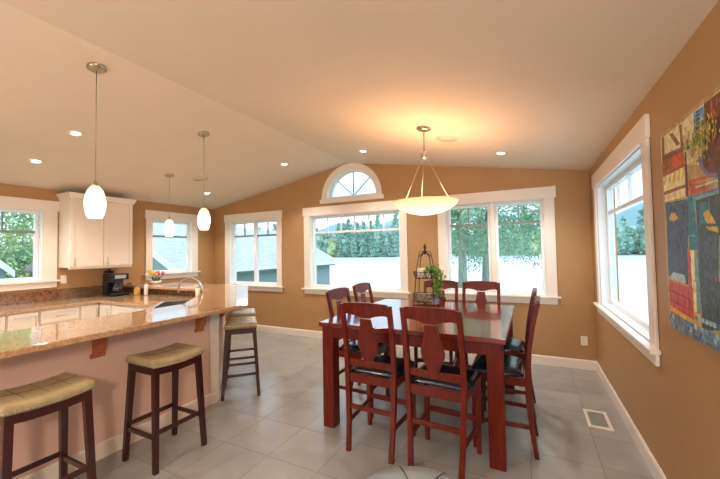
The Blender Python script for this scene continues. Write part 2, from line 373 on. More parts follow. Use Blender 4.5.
# half-round window
rt = struct_root('window_7', (ARC[0], D, ARC[1]), 'half-round window with spoked grille under the ridge', 'window')
def ring(mb, cx, cz, r0, r1, y0, y1, n=32):
    vs = []
    for i in range(n + 1):
        a = PI * i / n
        for r in (r0, r1):
            for y in (y0, y1): vs.append((cx + r * math.cos(a), y, cz + r * math.sin(a)))
    fs = []
    for i in range(n):
        o = i * 4; q = o + 4
        fs += [(o, o + 1, q + 1, q), (o + 2, q + 2, q + 3, o + 3), (o, q, q + 2, o + 2), (o + 1, o + 3, q + 3, q + 1)]
    fs += [(0, 2, 3, 1), (n * 4, n * 4 + 1, n * 4 + 3, n * 4 + 2)]
    return mb.add(vs, fs)
cx, cz, cr = ARC
mb = MB(); ring(mb, cx, cz + .002, cr - .004, cr + 0.09, D - .024, D - .002); obj('window_casing', mb, M['trim'], rt)
mb = MB(); mb.box((cx - cr - .125, D - .034, cz - .075), (cx + cr + .125, D - .002, cz)); obj('window_sill', mb, M['trim'], rt, 0.004)
mb = MB(); ring(mb, cx, cz, cr - .014, cr - .002, D, D + .15); mb.box((cx - cr + .014, D, cz + .002), (cx + cr - .014, D + .15, cz + .014)); obj('window_jamb', mb, M['vinyl'], rt)
mb = MB(); ring(mb, cx, cz + .014, cr - .055, cr - .016, D + .08, D + .14); mb.box((cx - cr + .055, D + .08, cz + .015), (cx + cr - .055, D + .14, cz + .05))
sh = obj('window_sash', mb, M['vinyl'], rt)
mb = MB()
for a in (45, 90, 135):
    a = math.radians(a); mb.bar((cx, D + .108, cz + .04), (cx + (cr - .05) * math.cos(a), D + .108, cz + .014 + (cr - .05) * math.sin(a)), 0.016, 0.018, up=(0, 1, 0))
obj('grille', mb, M['bar_grey'], sh)
obj('pane', prism_xz(arc_pts(cx, cz + .03, cr - .06), D + .106, D + .114), M['glass'], sh)

# ------------------------------------------------------------------ breakfast bar
bar = thing('breakfast_bar', 'tan breakfast bar with a glossy granite top on wooden corbels', 'breakfast bar', (-3.0, 1.0, 0))
Y0 = -1.2
mb = MB().flat([(-2.99, Y0), (-2.99, 2.54), (-4.05, 3.60), (L + .012, 3.60), (L + .012, 3.48), (-4.10, 3.48), (-3.11, 2.49), (-3.11, Y0)], 0, 1.008)
obj('half_wall', mb, M['wall_lit'], bar)
top = [(-2.52, Y0), (-2.50, 2.51), (-3.93, 3.94), (L + .004, 3.94), (L + .004, 3.33), (-4.07, 3.33), (-3.14, 2.27), (-3.18, Y0)]
obj('granite_top', MB().flat(top, 1.012, 1.052), M['granite'], bar, 0.008, 3)
def corbel(p, dirx, diry):
    d = Vector((dirx, diry, 0)).normalized(); t = Vector((-d.y, d.x, 0)); p = Vector(p)
    prof = [(0, 0), (.20, 0), (.20, -.03), (.17, -.045), (.125, -.06), (.09, -.085), (.075, -.13), (.07, -.155), (.05, -.19), (.0, -.205)]
    mb = MB(); mb.poly(prof, lambda u, v, w: p + d * u + Vector((0, 0, v)) + t * (w - .035), .07)
    mb.box(p + t * -.05 - Vector((0, 0, .235)) + d * .0, p + t * .05 + d * .02 - Vector((0, 0, .2))) if abs(diry) < .01 else None
    return mb
for y in (0.5, 1.44, 2.33): obj('corbel', corbel((-2.988, y, 1.01), 1, 0), M['corbel'], bar, 0.004)
obj('corbel', corbel((-3.26, 2.812, 1.01), 1, 1), M['corbel'], bar, 0.004)
mb = baseboard('', (-2.99, Y0), (-2.99, 2.54), (1, 0)); q = .7071
m2 = baseboard('', (-2.99, 2.54), (-4.05, 3.60), (q, q)); mb.add(m2.v, m2.f)
m2 = baseboard('', (-4.05, 3.60), (L + .012, 3.60), (0, 1)); mb.add(m2.v, m2.f)
obj('baseboard', mb, M['trim'], bar)
mb = MB(); mb.box((-2.988, 2.46, .12), (-2.974, 2.545, 1.008)); mb.bar((-3.012, 2.588, .12), (-3.012, 2.588, 1.008), .10, .016, up=(q, q, 0))
obj('corner_board', mb, M['trim'], bar)
# ------------------------------------------------------------------ kitchen base cabinets and worktop
KF = -5.53
def handle(mb, p, ax, l=.1):
    p = Vector(p); a = Vector(ax); n = Vector((1, 0, 0)) if abs(a.x) < .5 and True else Vector((0, -1, 0))
    if kitchen_face == 'y': n = Vector((0, -1, 0))
    mb.tube([p - a * l / 2, p - a * l / 2 + n * .028, p + a * l / 2 + n * .028, p + a * l / 2], .005, 6)
kitchen_face = 'x'
def shaker(u0, u1, z0, z1, face, w0):    # panel door or drawer front
    mb = MB(); r = .05 if z1 - z0 > .3 else .035
    def bx(a, b, c, d, p, q):
        if face == 'x': mb.box((w0 + p, a, c), (w0 + q, b, d))
        else: mb.box((a, w0 - p, c), (b, w0 - q, d))
    bx(u0, u1, z0, z1, .001, .013)
    bx(u0, u0 + r, z0, z1, .013, .021); bx(u1 - r, u1, z0, z1, .013, .021); bx(u0 + r, u1 - r, z0, z0 + r, .013, .021); bx(u0 + r, u1 - r, z1 - r, z1, .013, .021)
    return mb
def base_unit(face, u0, u1, w_back, w_front, label, doors=1, drawers=True, n=1):
    global kitchen_face; kitchen_face = face
    g = .0015; mid = (u0 + u1) / 2
    loc = ((w_back + w_front) / 2, mid, 0) if face == 'x' else (mid, (w_back + w_front) / 2, 0)
    rt = thing('base_cabinet', label, 'cabinet', loc, 'white base cabinets under the kitchen worktop')
    mb = MB()
    a, b = (w_back, w_front)
    if face == 'x': mb.box((a, u0 + g, .1), (b, u1 - g, .878)); mb.box((a, u0 + g, 0), (b - .06, u1 - g, .1))
    else: mb.box((u0 + g, a, .1), (u1 - g, b, .878)); mb.box((u0 + g, a, 0), (u1 - g, b + .06, .1))
    obj('body', mb, M['cab'], rt)
    P = (lambda u, z: (w_front + .021, u, z)) if face == 'x' else (lambda u, z: (u, w_front - .021, z))
    ax = (0, 1, 0) if face == 'x' else (1, 0, 0)
    zs = (.13, .68 if drawers else .86)
    if drawers:
        d = obj('drawer', shaker(u0 + .012, u1 - .012, .70, .86, face, w_front), M['cab'], rt, .002)
        mb = MB(); handle(mb, P(mid, .78), ax); obj('handle', mb, M['nickel'], d)
    w = (u1 - u0 - .012) / doors
    for i in range(doors):
        c = u0 + .006 + w * i
        d = obj('door', shaker(c + .006, c + w - .006, zs[0], zs[1], face, w_front), M['cab'], rt, .002)
        mb = MB(); hu = c + w - .035 if i == 0 else c + .035
        handle(mb, P(hu, zs[1] - .1), (0, 0, 1)); obj('handle', mb, M['nickel'], d)
    return rt
kb = L + .003
base_unit('x', 0.50, 1.12, kb, KF, 'white base cabinet at the near end of the run below the kitchen window', 2)
base_unit('x', 1.12, 1.72, kb, KF, 'white base cabinet second from the near end, below the kitchen window', 2)
base_unit('x', 1.72, 2.02, kb, KF, 'narrow white base cabinet with a single tall door and no drawer', 1, False)
base_unit('x', 2.02, 2.45, kb, KF, 'white base cabinet with a drawer, below the outlet by the wall cabinet', 1)
base_unit('x', 2.45, 2.6785, kb, KF, 'narrowest white base cabinet, tight in the inside corner', 1, False)
base_unit('y', KF + .002, -5.22, 3.47, 2.70, 'narrow white base cabinet under the coffee maker, facing the room', 1, False)
base_unit('y', -5.22, -4.66, 3.47, 2.70, 'white base cabinet with a wide drawer right of the corner', 1)
base_unit('y', -4.66, -4.37, 3.47, 2.70, 'narrow white base cabinet beside the corner sink', 1)
pen = [(-3.113, Y0 + .005), (-3.113, 2.487), (-4.10, 3.474), (-4.365, 3.474), (-4.365, 2.72), (-4.32, 2.72), (-3.72, 2.12), (-3.72, Y0 + .005)]
pc = thing('peninsula_cabinet', 'white cabinet run behind the breakfast bar around the sink', 'cabinet', (-3.45, 1.0, 0))
obj('body', MB().flat(pen, 0, .878), M['cab'], pc)
cu = [(kb, Y0 + .005), (KF + .035, Y0 + .005), (KF + .035, 2.665), (-4.26, 2.665), (-3.75, 2.145), (-3.75, Y0 + .005), (-3.113, Y0 + .005), (-3.113, 2.487), (-4.101, 3.476), (kb, 3.476)]
wt = thing('kitchen_worktop', 'low granite kitchen worktop running round three sides', 'worktop', (-5.8, 1.5, .88))
wtop = obj('slab', MB().flat(cu, .88, .92), M['granite'], wt)
sa = Vector((-.7071, .7071, 0)); sb = Vector((.7071, .7071, 0)); sc0 = Vector((-4.02, 2.80, 0))
def sq(c, a, b, z): return [(c + sa * x + sb * y).to_tuple()[:2] for x, y in ((-a, -b), (a, -b), (a, b), (-a, b))]
cutr = obj('cutter', MB().flat(sq(sc0, .33, .2, 0), .70, 1.0), M['granite'])
wtop.parent = None; 
cutr.location = (5.8, -1.5, -.88)
boolean_cut(wtop, [cutr]); wtop.parent = wt
mb = MB(); mb.box((kb, Y0, .921), (kb + .02, 3.476, 1.075)); obj('backsplash', mb, M['splash'], wt)
mb = MB(); mb.box((kb + .021, 3.458, .921), (-4.10, 3.477, 1.010)); obj('backsplash', mb, M['splash'], wt)
for p in pc.children[0:1]:
    cutr = obj('cutter', MB().flat(sq(sc0, .34, .21, 0), .66, 1.0), M['cab']); cutr.location = (3.45, -1.0, 0); p.parent = None
    boolean_cut(p, [cutr]); p.parent = pc
sk = thing('kitchen_sink', 'stainless steel sink set at a diagonal in the corner worktop', 'sink', tuple(sc0 + Vector((0, 0, .7))))
mb = MB(); o4 = sq(sc0, .325, .195, 0); i4 = sq(sc0, .30, .17, 0); rim = sq(sc0, .345, .215, 0); ri = sq(sc0, .31, .18, 0)
V = lambda l, z: [(x, y, z) for x, y in l]
mb.add(V(o4, .70) + V(o4, .918) + V(i4, .712) + V(i4, .921), [(0, 1, 2, 3), (0, 4, 5, 1), (1, 5, 6, 2), (2, 6, 7, 3), (3, 7, 4, 0), (8, 11, 10, 9), (8, 9, 13, 12), (9, 10, 14, 13), (10, 11, 15, 14), (11, 8, 12, 15)])
mb.add(V(rim, .9215) + V(rim, .925) + V(ri, .9215) + V(ri, .925), [(0, 4, 5, 1), (1, 5, 6, 2), (2, 6, 7, 3), (3, 7, 4, 0), (4, 12, 13, 5), (5, 13, 14, 6), (6, 14, 15, 7), (7, 15, 12, 4), (0, 1, 9, 8), (1, 2, 10, 9), (2, 3, 11, 10), (3, 0, 8, 11)])
obj('basin', mb, M['chrome'], sk)
fb = Vector((-3.80, 3.02, .926))
fa = thing('kitchen_faucet', 'brushed steel gooseneck faucet arching over the corner sink', 'faucet', tuple(fb))
mb = MB(); mb.lathe([(.03, 0), (.03, .012), (.02, .03), (.018, .06)], fb, 16); obj('base', mb, M['chrome'], fa)
dr = (Vector((-4.02, 2.80, 0)) - Vector((fb.x, fb.y, 0))).normalized(); dr = Vector((-.93, -.36, 0)).normalized()
pts = [fb + Vector((0, 0, .05)), fb + Vector((0, 0, .17))]
for i in range(1, 15):
    a = PI * i / 14 * 1.08; pts.append(fb + dr * (.165 - .165 * math.cos(a)) + Vector((0, 0, .16 + .155 * math.sin(a))))
obj('spout', MB().tube(pts, .013, 10), M['chrome'], fa)
mb = MB().tube([fb + Vector((.01, -.01, .05)), fb + Vector((.02, -.05, .075)), fb + Vector((.03, -.085, .11))], .007, 8, r1=.005); obj('lever', mb, M['chrome'], fa)

# ------------------------------------------------------------------ wall cabinet
wc = thing('wall_cabinet', 'white two-door wall cabinet with crown moulding above the coffee maker', 'cabinet', (-6.0, 2.9, 1.38))
ya, yb = 2.46, 3.31
obj('body', MB().box((kb, ya, 1.385), (-5.852, yb, 2.38)), M['cab'], wc, .002)
kitchen_face = 'x'
for i in range(2):
    c = ya + .425 * i
    d = obj('door', shaker(c + .004, c + .421, 1.395, 2.37, 'x', -5.852), M['cab'], wc, .002)
    mb = MB(); handle(mb, (-5.83, c + .05, 1.47), (0, 0, 1), .09); obj('handle', mb, M['nickel'], d)
mb = MB()
prof = [(0, 0), (.010, 0), (.015, .02), (.034, .06), (.038, .08), (0, .08)]
x1 = -5.831
mb.poly([(ya - .06, 2.38 + .08), (ya - .012, 2.38), (yb + .012, 2.38), (yb + .06, 2.38 + .08)], lambda u, v, w: (x1 - .02 + w, u, v), .02)
vs = []
for p, z in prof[1:5]:
    vs += [(kb, ya - p, 2.38 + z), (x1 + p, ya - p, 2.38 + z), (x1 + p, yb + p, 2.38 + z), (kb, yb + p, 2.38 + z)]
fs = []
for i in range(3):
    for k in range(3): fs.append((i * 4 + k, i * 4 + k + 1, i * 4 + k + 5, i * 4 + k + 4))
fs += [(12, 13, 14, 15), (0, 3, 2, 1), (0, 4, 8, 12, 15, 11, 7, 3)]
mb = MB(); mb.add(vs, fs); obj('crown', mb, M['cab'], wc)
obj('light_rail', MB().box((-5.872, ya + .001, 1.36), (-5.850, yb - .001, 1.3845)), M['cab'], wc)

# ------------------------------------------------------------------ coffee maker, jars, tulips
cm = thing('coffee_maker', 'black drip coffee maker in the kitchen corner below the wall cabinet', 'coffee maker', (-5.82, 3.06, .922))
bx = lambda a, b: MB().box(a, b)
obj('base', bx((-5.95, 2.93, .922), (-5.70, 3.19, .97)), M['blackp'], cm, .008)
obj('column', bx((-5.95, 2.93, .97), (-5.87, 3.19, 1.17)), M['blackp'], cm, .006)
obj('brew_head', bx((-5.95, 2.93, 1.17), (-5.71, 3.19, 1.265)), M['blackp'], cm, .012)
obj('control_panel', bx((-5.709, 2.98, 1.19), (-5.704, 3.14, 1.245)), M['nickel'], cm)
cr_ = obj('carafe', MB().lathe([(.055, 0), (.07, .03), (.072, .07), (.05, .12), (.045, .145), (.052, .15)], (-5.785, 3.06, .973), 20), pmat('carafe_glass', srgb(50, 34, 28), .08, coat=.5), cm)
obj('handle', MB().tube([(-5.73, 3.06, 1.10), (-5.68, 3.06, 1.10), (-5.68, 3.06, 1.02), (-5.72, 3.06, 1.0)], .008, 8), M['blackp'], cr_)
cn = thing('canister', 'glass-fronted storage canister with dark lid behind the coffee maker', 'canister', (-6.06, 3.08, .922))
obj('jar', MB().lathe([(.06, 0), (.065, .01), (.065, .33), (.055, .345)], (-6.06, 3.08, .922), 20), pmat('canister_glass', srgb(190, 180, 150), .12, coat=.4), cn)
obj('lid', MB().lathe([(.058, .346), (.068, .35), (.068, .38), (.02, .39), (.015, .41)], (-6.06, 3.08, .922), 20), M['blackp'], cn)
def jar(name, x, y, r, h, m, lab, lid=M['nickel']):
    t = thing(name, lab, 'jar', (x, y, .922))
    obj('body', MB().lathe([(r * .9, 0), (r, .01), (r, h * .75), (r * .7, h * .85)], (x, y, .922), 18), m, t)
    obj('lid', MB().lathe([(r * .72, h * .855), (r * .78, h * .87), (r * .78, h), (r * .3, h * 1.02)], (x, y, .922), 18), lid, t)
jar('spice_jar', -5.55, 3.22, .045, .13, M['jarglass'], 'squat amber jar just right of the coffee maker')
jar('pepper_mill', -5.40, 3.27, .028, .20, M['ceramic'], 'slim white mill with a metal cap right of the amber jar')
jar('soap_bottle', -4.28, 3.33, .035, .17, M['cream'], 'cream soap bottle beside the corner sink')
tv = thing('tulip_vase', 'low white pot of pink and yellow tulips on the raised ledge below the kitchen window', 'flower pot', (-5.80, 3.68, 1.053))
tb = Vector((-5.80, 3.68, 1.053))
obj('pot', MB().lathe([(.06, 0), (.075, .01), (.09, .05), (.085, .05), (.06, .02), (.0, .02)], tb, 20), M['ceramic'], tv)
for i in range(11):
    a = 2 * PI * i / 11 + .3; rr = .03 + .09 * random.random(); h = random.uniform(.13, .19)
    tip = tb + Vector((rr * math.cos(a) * .7, rr * 1.5 * math.sin(a), h)); s0 = tb + Vector((.03 * math.cos(a), .03 * math.sin(a), .022))
    st = obj('stem', MB().tube([s0, (s0 + tip) / 2 + Vector((0, 0, .02)), tip], .003, 6), M['tulipleaf'], tv)
    obj('bloom', MB().lathe([(.004, 0), (.02, .008), (.026, .025), (.022, .045), (.008, .055)], tip, 10), M['yellow'] if tip.y < tb.y - .03 else M['pink'], st)
for i in range(12):
    a = 2 * PI * i / 12; b = tb + Vector((.03 * math.cos(a), .03 * math.sin(a), .022)); d_ = Vector((math.cos(a), math.sin(a), 0)); t_ = Vector((-d_.y, d_.x, 0))
    m_ = b + d_ * .04 + Vector((0, 0, .07)); e_ = b + d_ * .10 + Vector((0, 0, .10))
    obj('leaf', MB().add([b - t_ * .005, b + t_ * .005, m_ + t_ * .014, e_, m_ - t_ * .014], [(0, 1, 2, 4), (2, 3, 4)]), M['tulipleaf'], tv)

# ------------------------------------------------------------------ outlets, register
def plate(name, F, u, z, lab, toggle=False):
    p = F.p(u, z, 0); t = thing(name, lab, 'wall plate', p, None)
    mb = MB(); F.box(mb, u - .036, u + .036, z - .058, z + .058, -.007, -.001); obj('cover', mb, M['trim'], t, .002)
    mb = MB()
    for dz_ in (-.024, .024): F.box(mb, u - .016, u + .016, z + dz_ - .015, z + dz_ + .015, -.010, -.0072)
    obj('socket', mb, M['ceramic'], t)
plate('outlet', Frame('back'), .58, .36, 'white outlet low on the back wall near the right corner')
plate('outlet', Frame('left'), 2.525, 1.21, 'white outlet under the wall cabinet beside the kitchen window')
fr = thing('floor_register', 'white floor vent set in the tile near the right wall', 'floor vent', (.495, 3.7, 0))
obj('frame', MB().box((.405, 3.545, .0005), (.585, 3.58, .008)).box((.405, 3.87, .0005), (.585, 3.905, .008)).box((.405, 3.58, .0005), (.43, 3.87, .008)).box((.56, 3.58, .0005), (.585, 3.87, .008)), M['trim'], fr)
obj('back_plate', MB().box((.43, 3.58, .0005), (.56, 3.87, .002)), pmat('vent_dark', srgb(150, 155, 152), .6), fr)
mb = MB()
for i in range(15): y = 3.59 + i * .019; mb.bar((.43, y, .0045), (.56, y, .0045), .009, .002, up=(0, .5, .86))
obj('louvre', mb, pmat('vent_slat', srgb(215, 218, 214), .4), fr)

# ------------------------------------------------------------------ bar stools
def make_stool():
    t = thing('bar_stool', '', 'bar stool', (0, 0, 0), 'saddle-seat bar stools along the breakfast bar')
    W, Dp = .415, .34; nx, ny = 20, 10
    def sad(u): return .782 + .016 * (2 * u - 1) ** 2      # saddle curve along the length
    mb = MB(); vs = []; fs = []
    def edge(u, v):
        ex = min(u, 1 - u) * W; ey = min(v, 1 - v) * Dp; r = .035
        fx = 0 if ex >= r else r - math.sqrt(r * r - (r - ex) ** 2); fy = 0 if ey >= r else r - math.sqrt(r * r - (r - ey) ** 2)
        return max(fx, fy) * .8
    us = [0, .01, .03, .06] + [.06 + .88 * i / 14 for i in range(1, 14)] + [.94, .97, .99, 1]; vsu = [0, .015, .045, .09] + [.09 + .82 * i / 8 for i in range(1, 8)] + [.91, .955, .985, 1]
    n_, m_ = len(us), len(vsu)
    for u in us:
        for v in vsu: vs.append(((u - .5) * W, (v - .5) * Dp, sad(u) - edge(u, v)))
    for u in us:
        for v in vsu: vs.append(((u - .5) * W, (v - .5) * Dp, sad(u) - .062))
    k = n_ * m_
    for i in range(n_ - 1):
        for j in range(m_ - 1):
            a = i * m_ + j; fs.append((a, a + 1, a + m_ + 1, a + m_)); fs.append((k + a, k + a + m_, k + a + m_ + 1, k + a + 1))
    for i in range(n_ - 1):
        a = i * m_; fs.append((a, a + m_, k + a + m_, k + a)); a += m_ - 1; fs.append((a, k + a, k + a + m_, a + m_))
    for j in range(m_ - 1):
        fs.append((j, k + j, k + j + 1, j + 1)); a = (n_ - 1) * m_ + j; fs.append((a, a + 1, k + a + 1, k + a))
    mb.add(vs, fs, True); seat = obj('seat', mb, M['leather'], t)
    mb = MB()
    for uu in (.25, .5, .75): mb.tube([((uu - .5) * W, y, sad(uu) - edge(uu, y / Dp + .5) + .0005) for y in [(-.5 + .04 + .92 * i / 8) * Dp for i in range(9)]], .0018, 4)
    mb.tube([(x * W, 0, sad(x + .5) + .0005) for x in [-.46 + .92 * i / 12 for i in range(13)]], .0018, 4)
    obj('seam', mb, M['seam'], seat)
    mb = MB()
    for i in range(30):
        u = (i + .5) / 30; x = (u - .5) * W
        for s in (-1, 1): mb.lathe([(.0068, 0), (.005, .003), (.001, .0045)], (0, 0, 0), 6); 
        for q_ in range(2):
            s = -1 if q_ == 0 else 1; st = len(mb.v) - (2 - q_) * 18
            for j in range(18):
                a = mb.v[st + j]; mb.v[st + j] = (x + a[0], s * (Dp / 2 + a[2]), sad(u) - .052 + a[1])
    for i in range(20):
        v = (i + .5) / 20; y = (v - .5) * Dp
        for s in (-1, 1):
            mb.lathe([(.0068, 0), (.005, .003), (.001, .0045)], (0, 0, 0), 6); st = len(mb.v) - 18
            for j in range(18):
                a = mb.v[st + j]; mb.v[st + j] = (s * (W / 2 + a[2]), y + a[0], sad(0) - .052 + a[1])
    obj('nailhead_trim', mb, M['nickel'], seat)
    mb = MB()                             # curved apron
    for s in (-1, 1):
        n = 14; vv = []
        for i in range(n + 1):
            u = i / n; x = (u - .5) * (W - .03)
            for y in (s * (Dp / 2 - .008), s * (Dp / 2 - .03)):
                vv += [(x, y, sad(u) - .0625), (x, y, sad(u) - .115)]
        ff = []
        for i in range(n):
            o = i * 4; ff += [(o, o + 1, o + 5, o + 4), (o + 2, o + 6, o + 7, o + 3), (o, o + 4, o + 6, o + 2), (o + 1, o + 3, o + 7, o + 5)]
        ff += [(0, 2, 3, 1), (n * 4, n * 4 + 1, n * 4 + 3, n * 4 + 2)]
        mb.add(vv, ff)
        mb.box((s * (W / 2 - .010), -Dp / 2 + .03, sad(0) - .0635), (s * (W / 2 - .032), Dp / 2 - .03, sad(0) - .12))
    obj('apron', mb, M['mahog'], t)
    def leg(sx, sy, z):                   # position of a leg's axis at a height
        f = 1 - z / .72; return Vector((sx * (.176 + .024 * f), sy * (.140 + .045 * f), z))
    for sx in (-1, 1):
        for sy in (-1, 1):
            a, b = leg(sx, sy, 0), leg(sx, sy, .749)
            obj('leg', MB().bar(a, b, .034, .034, up=(0, 1, 0), w2=.042, d2=.042), M['mahog'], t, .003)
    for sy in (-1, 1): obj('stretcher', MB().bar(leg(-1, sy, .27), leg(1, sy, .27), .018, .03), M['mahog'], t, .002)
    for sx in (-1, 1): obj('stretcher', MB().bar(leg(sx, -1, .24), leg(sx, 1, .24), .018, .03), M['mahog'], t, .002)
    return t
st0 = make_stool()
st0.location = (-2.60, .955, 0); st0.rotation_euler.z = PI / 2 
st0['label'] = 'bar stool nearest the camera, cut by the left edge of the photo'
dup(st0, (-2.60, 1.735, 0), PI / 2, 'bar stool standing alone at the middle of the long straight bar')
dup(st0, (-2.965, 2.865, 0), PI * .75, 'bar stool at the angled bar end, nearer of the two there')
dup(st0, (-3.405, 3.305, 0), PI * .75, 'bar stool at the angled bar end, half hidden behind another stool')

# ------------------------------------------------------------------ dining table
TX0, TX1, TY0, TY1 = -1.71, -.17, 2.56, 4.14
tb_ = thing('dining_table', 'large square counter-height cherry wood dining table', 'table', ((TX0 + TX1) / 2, (TY0 + TY1) / 2, 0))
obj('tabletop', MB().box((TX0, TY0, .885), (TX1, TY1, .925)), M['cherry_top'], tb_, .006, 3)
mb = MB(); i_ = .045
mb.box((TX0 + i_, TY0 + i_, .79), (TX1 - i_, TY0 + i_ + .022, .884)); mb.box((TX0 + i_, TY1 - i_ - .022, .79), (TX1 - i_, TY1 - i_, .884))
mb.box((TX0 + i_, TY0 + i_ + .022, .79), (TX0 + i_ + .022, TY1 - i_ - .022, .884)); mb.box((TX1 - i_ - .022, TY0 + i_ + .022, .79), (TX1 - i_, TY1 - i_ - .022, .884))
obj('apron', mb, M['cherry'], tb_)
for x in (TX0 + .015, TX1 - .025 - .11):
    for y in (TY0 + .035, TY1 - .035 - .11): obj('leg', MB().box((x, y, 0), (x + .11, y + .11, .884)), M['cherry'], tb_, .006)

# ------------------------------------------------------------------ dining chairs (front faces local +y)
def make_chair():
    t = thing('dining_chair', '', 'chair', (0, 0, 0), 'counter-height dining chairs around the table')
    H = 1.155; hw = .2                     # post axis half width
    path = [(-.225, 0), (-.195, .22), (-.18, .45), (-.18, .62), (-.195, .80), (-.225, .98), (-.262, H - .01)]
    def post_y(z):
        for (y0, z0), (y1, z1) in zip(path, path[1:]):
            if z <= z1: return y0 + (y1 - y0) * (z - z0) / (z1 - z0)
        return path[-1][0]
    for s in (-1, 1):
        mb = MB(); vs = []; fs = []
        for y, z in path:
            w = .018; d = .021 if .3 < z < .8 else .016
            x = s * (hw - .022 * (1 - min(z, .6) / .6))
            vs += [(x - w, y - d, z), (x + w, y - d, z), (x + w, y + d, z), (x - w, y + d, z)]
        for i in range(len(path) - 1):
            for k in range(4): fs.append((i * 4 + k, i * 4 + (k + 1) % 4, i * 4 + 4 + (k + 1) % 4, i * 4 + 4 + k))
        fs += [(0, 1, 2, 3), tuple((len(path) - 1) * 4 + k for k in range(4))]
        mb.add(vs, fs); obj('rear_leg', mb, M['cherry'], t, .003)
        obj('front_leg', MB().bar((s * .205, .205, 0), (s * .205, .205, .582), .032, .032, up=(0, 1, 0), w2=.04, d2=.04), M['cherry'], t, .003)
    mb = MB()
    mb.box((-.182, -.19, .52), (.182, -.165, .585)); mb.box((-.185, .193, .52), (.185, .215, .585))
    for s in (-1, 1): mb.bar((s * .2, -.16, .5525), (s * .205, .19, .5525), .022, .065)
    obj('seat_frame', mb, M['cherry'], t, .002)
    # padded seat
    mb = MB(); nx, ny = 14, 14; vs = []; fs = []
    for i in range(nx + 1):
        for j in range(ny + 1):
            u = i / nx; v = j / ny; w = .185 + .045 * min(1, v * 3)
            e = (1 - (2 * u - 1) ** 4) * (1 - (2 * v - 1) ** 4)
            e = max(e, 0) ** .45
            vs.append(((2 * u - 1) * w, -.155 + .39 * v, .60 + .045 * e))
    k = len(vs)
    for i in range(nx + 1):
        for j in range(ny + 1):
            x, y, z = vs[i * (ny + 1) + j]; vs.append((x * .985, y * .99, .586))
    m = ny + 1
    for i in range(nx):
        for j in range(ny): a = i * m + j; fs += [(a, a + 1, a + m + 1, a + m), (k + a, k + a + m, k + a + m + 1, k + a + 1)]
        a = i * m; fs.append((a, a + m, k + a + m, k + a)); a += ny; fs.append((a, k + a, k + a + m, a + m))
    for j in range(ny): fs.append((j, k + j, k + j + 1, j + 1)); a = nx * m + j; fs.append((a, a + 1, k + a + 1, k + a))
    mb.add(vs, fs, True); obj('seat', mb, M['black'], t)
    # crest rail following the lean, arched below
    def rail(zlow, zhigh, xs, th):
        mb = MB(); vs = []; n = len(xs)
        for x in xs:
            a, b = zlow(x), zhigh(x)
            bow = .012 * (1 - (x / .2) ** 2)
            for z in (a, b):
                y = post_y(z) - bow
                vs += [(x, y - th / 2, z), (x, y + th / 2, z)]
        fs = []
        for i in range(n - 1):
            o = i * 4; q = o + 4; fs += [(o, q, q + 2, o + 2), (o + 1, o + 3, q + 3, q + 1), (o, o + 1, q + 1, q), (o + 2, q + 2, q + 3, o + 3)]
        fs += [(0, 2, 3, 1), ((n - 1) * 4, (n - 1) * 4 + 1, (n - 1) * 4 + 3, (n - 1) * 4 + 2)]
        mb.add(vs, fs); return mb
    xs = [-.183 + .366 * i / 24 for i in range(25)]
    def crest_low(x):
        a = abs(x)
        if a < .045: return H - .112
        f = (a - .045) / .14; return H - .112 + .026 * math.sin(min(1, f * 1.05) * PI / 2) ** .7 - (.008 * max(0, f - .8) / .2)
    obj('crest_rail', rail(crest_low, lambda x: H - .004 + .012 * (1 - (x / .2) ** 2), xs, .024), M['cherry'], t, .003)
    obj('lower_rail', rail(lambda x: .655, lambda x: .705, xs, .022), M['cherry'], t, .002)
    # vase-shaped splat
    prof = [(.70, .038), (.74, .052), (.815, .084), (.845, .086), (.88, .078), (.96, .056), (1.035, .044)]
    mb = MB(); vs = []; fs = []
    for z, w in prof:
        y = post_y(z) - .012
        vs += [(-w, y - .007, z), (w, y - .007, z), (w, y + .007, z), (-w, y + .007, z)]
    for i in range(len(prof) - 1):
        for k in range(4): fs.append((i * 4 + k, i * 4 + (k + 1) % 4, i * 4 + 4 + (k + 1) % 4, i * 4 + 4 + k))
    fs += [(0, 1, 2, 3), tuple((len(prof) - 1) * 4 + k for k in range(4))]
    mb.add(vs, fs); obj('splat', mb, M['cherry'], t, .002)
    obj('stretcher', MB().bar((-.172, -.186, .33), (.172, -.186, .33), .018, .035), M['cherry'], t, .002)
    obj('stretcher', MB().bar((-.19, .205, .26), (.19, .205, .26), .02, .04), M['cherry'], t, .002)
    for s in (-1, 1): obj('stretcher', MB().bar((s * .184, -.185, .22), (s * .205, .195, .22), .018, .032), M['cherry'], t, .002)
    return t
ch0 = make_chair(); ch0.location = (-1.13, 2.585, 0); ch0.rotation_euler.z = -.02
ch0['label'] = 'dining chair on the near side of the table, back to camera, left of two'
CH = [((-.61, 2.56, 0), -.075, 'dining chair on the near side of the table closest to the ottoman'),
      ((-.225, 3.04, 0), PI / 2, 'dining chair on the right wall side of the table, nearer the camera'),
      ((-.235, 3.70, 0), PI / 2, 'dining chair on the right wall side of the table, nearer the back wall'),
      ((-1.575, 3.12, 0), -PI / 2, 'dining chair on the breakfast bar side of the table, nearer the camera'),
      ((-1.60, 3.74, 0), -PI / 2, 'dining chair on the breakfast bar side of the table, nearer the back wall'),
      ((-.55, 4.12, 0), PI, 'dining chair on the window side of the table, clear of the plant stand'),
      ((-1.04, 4.12, 0), PI, 'dining chair on the window side of the table, behind the trailing plant')]
for loc, rz, lab in CH: dup(ch0, loc, rz, lab)

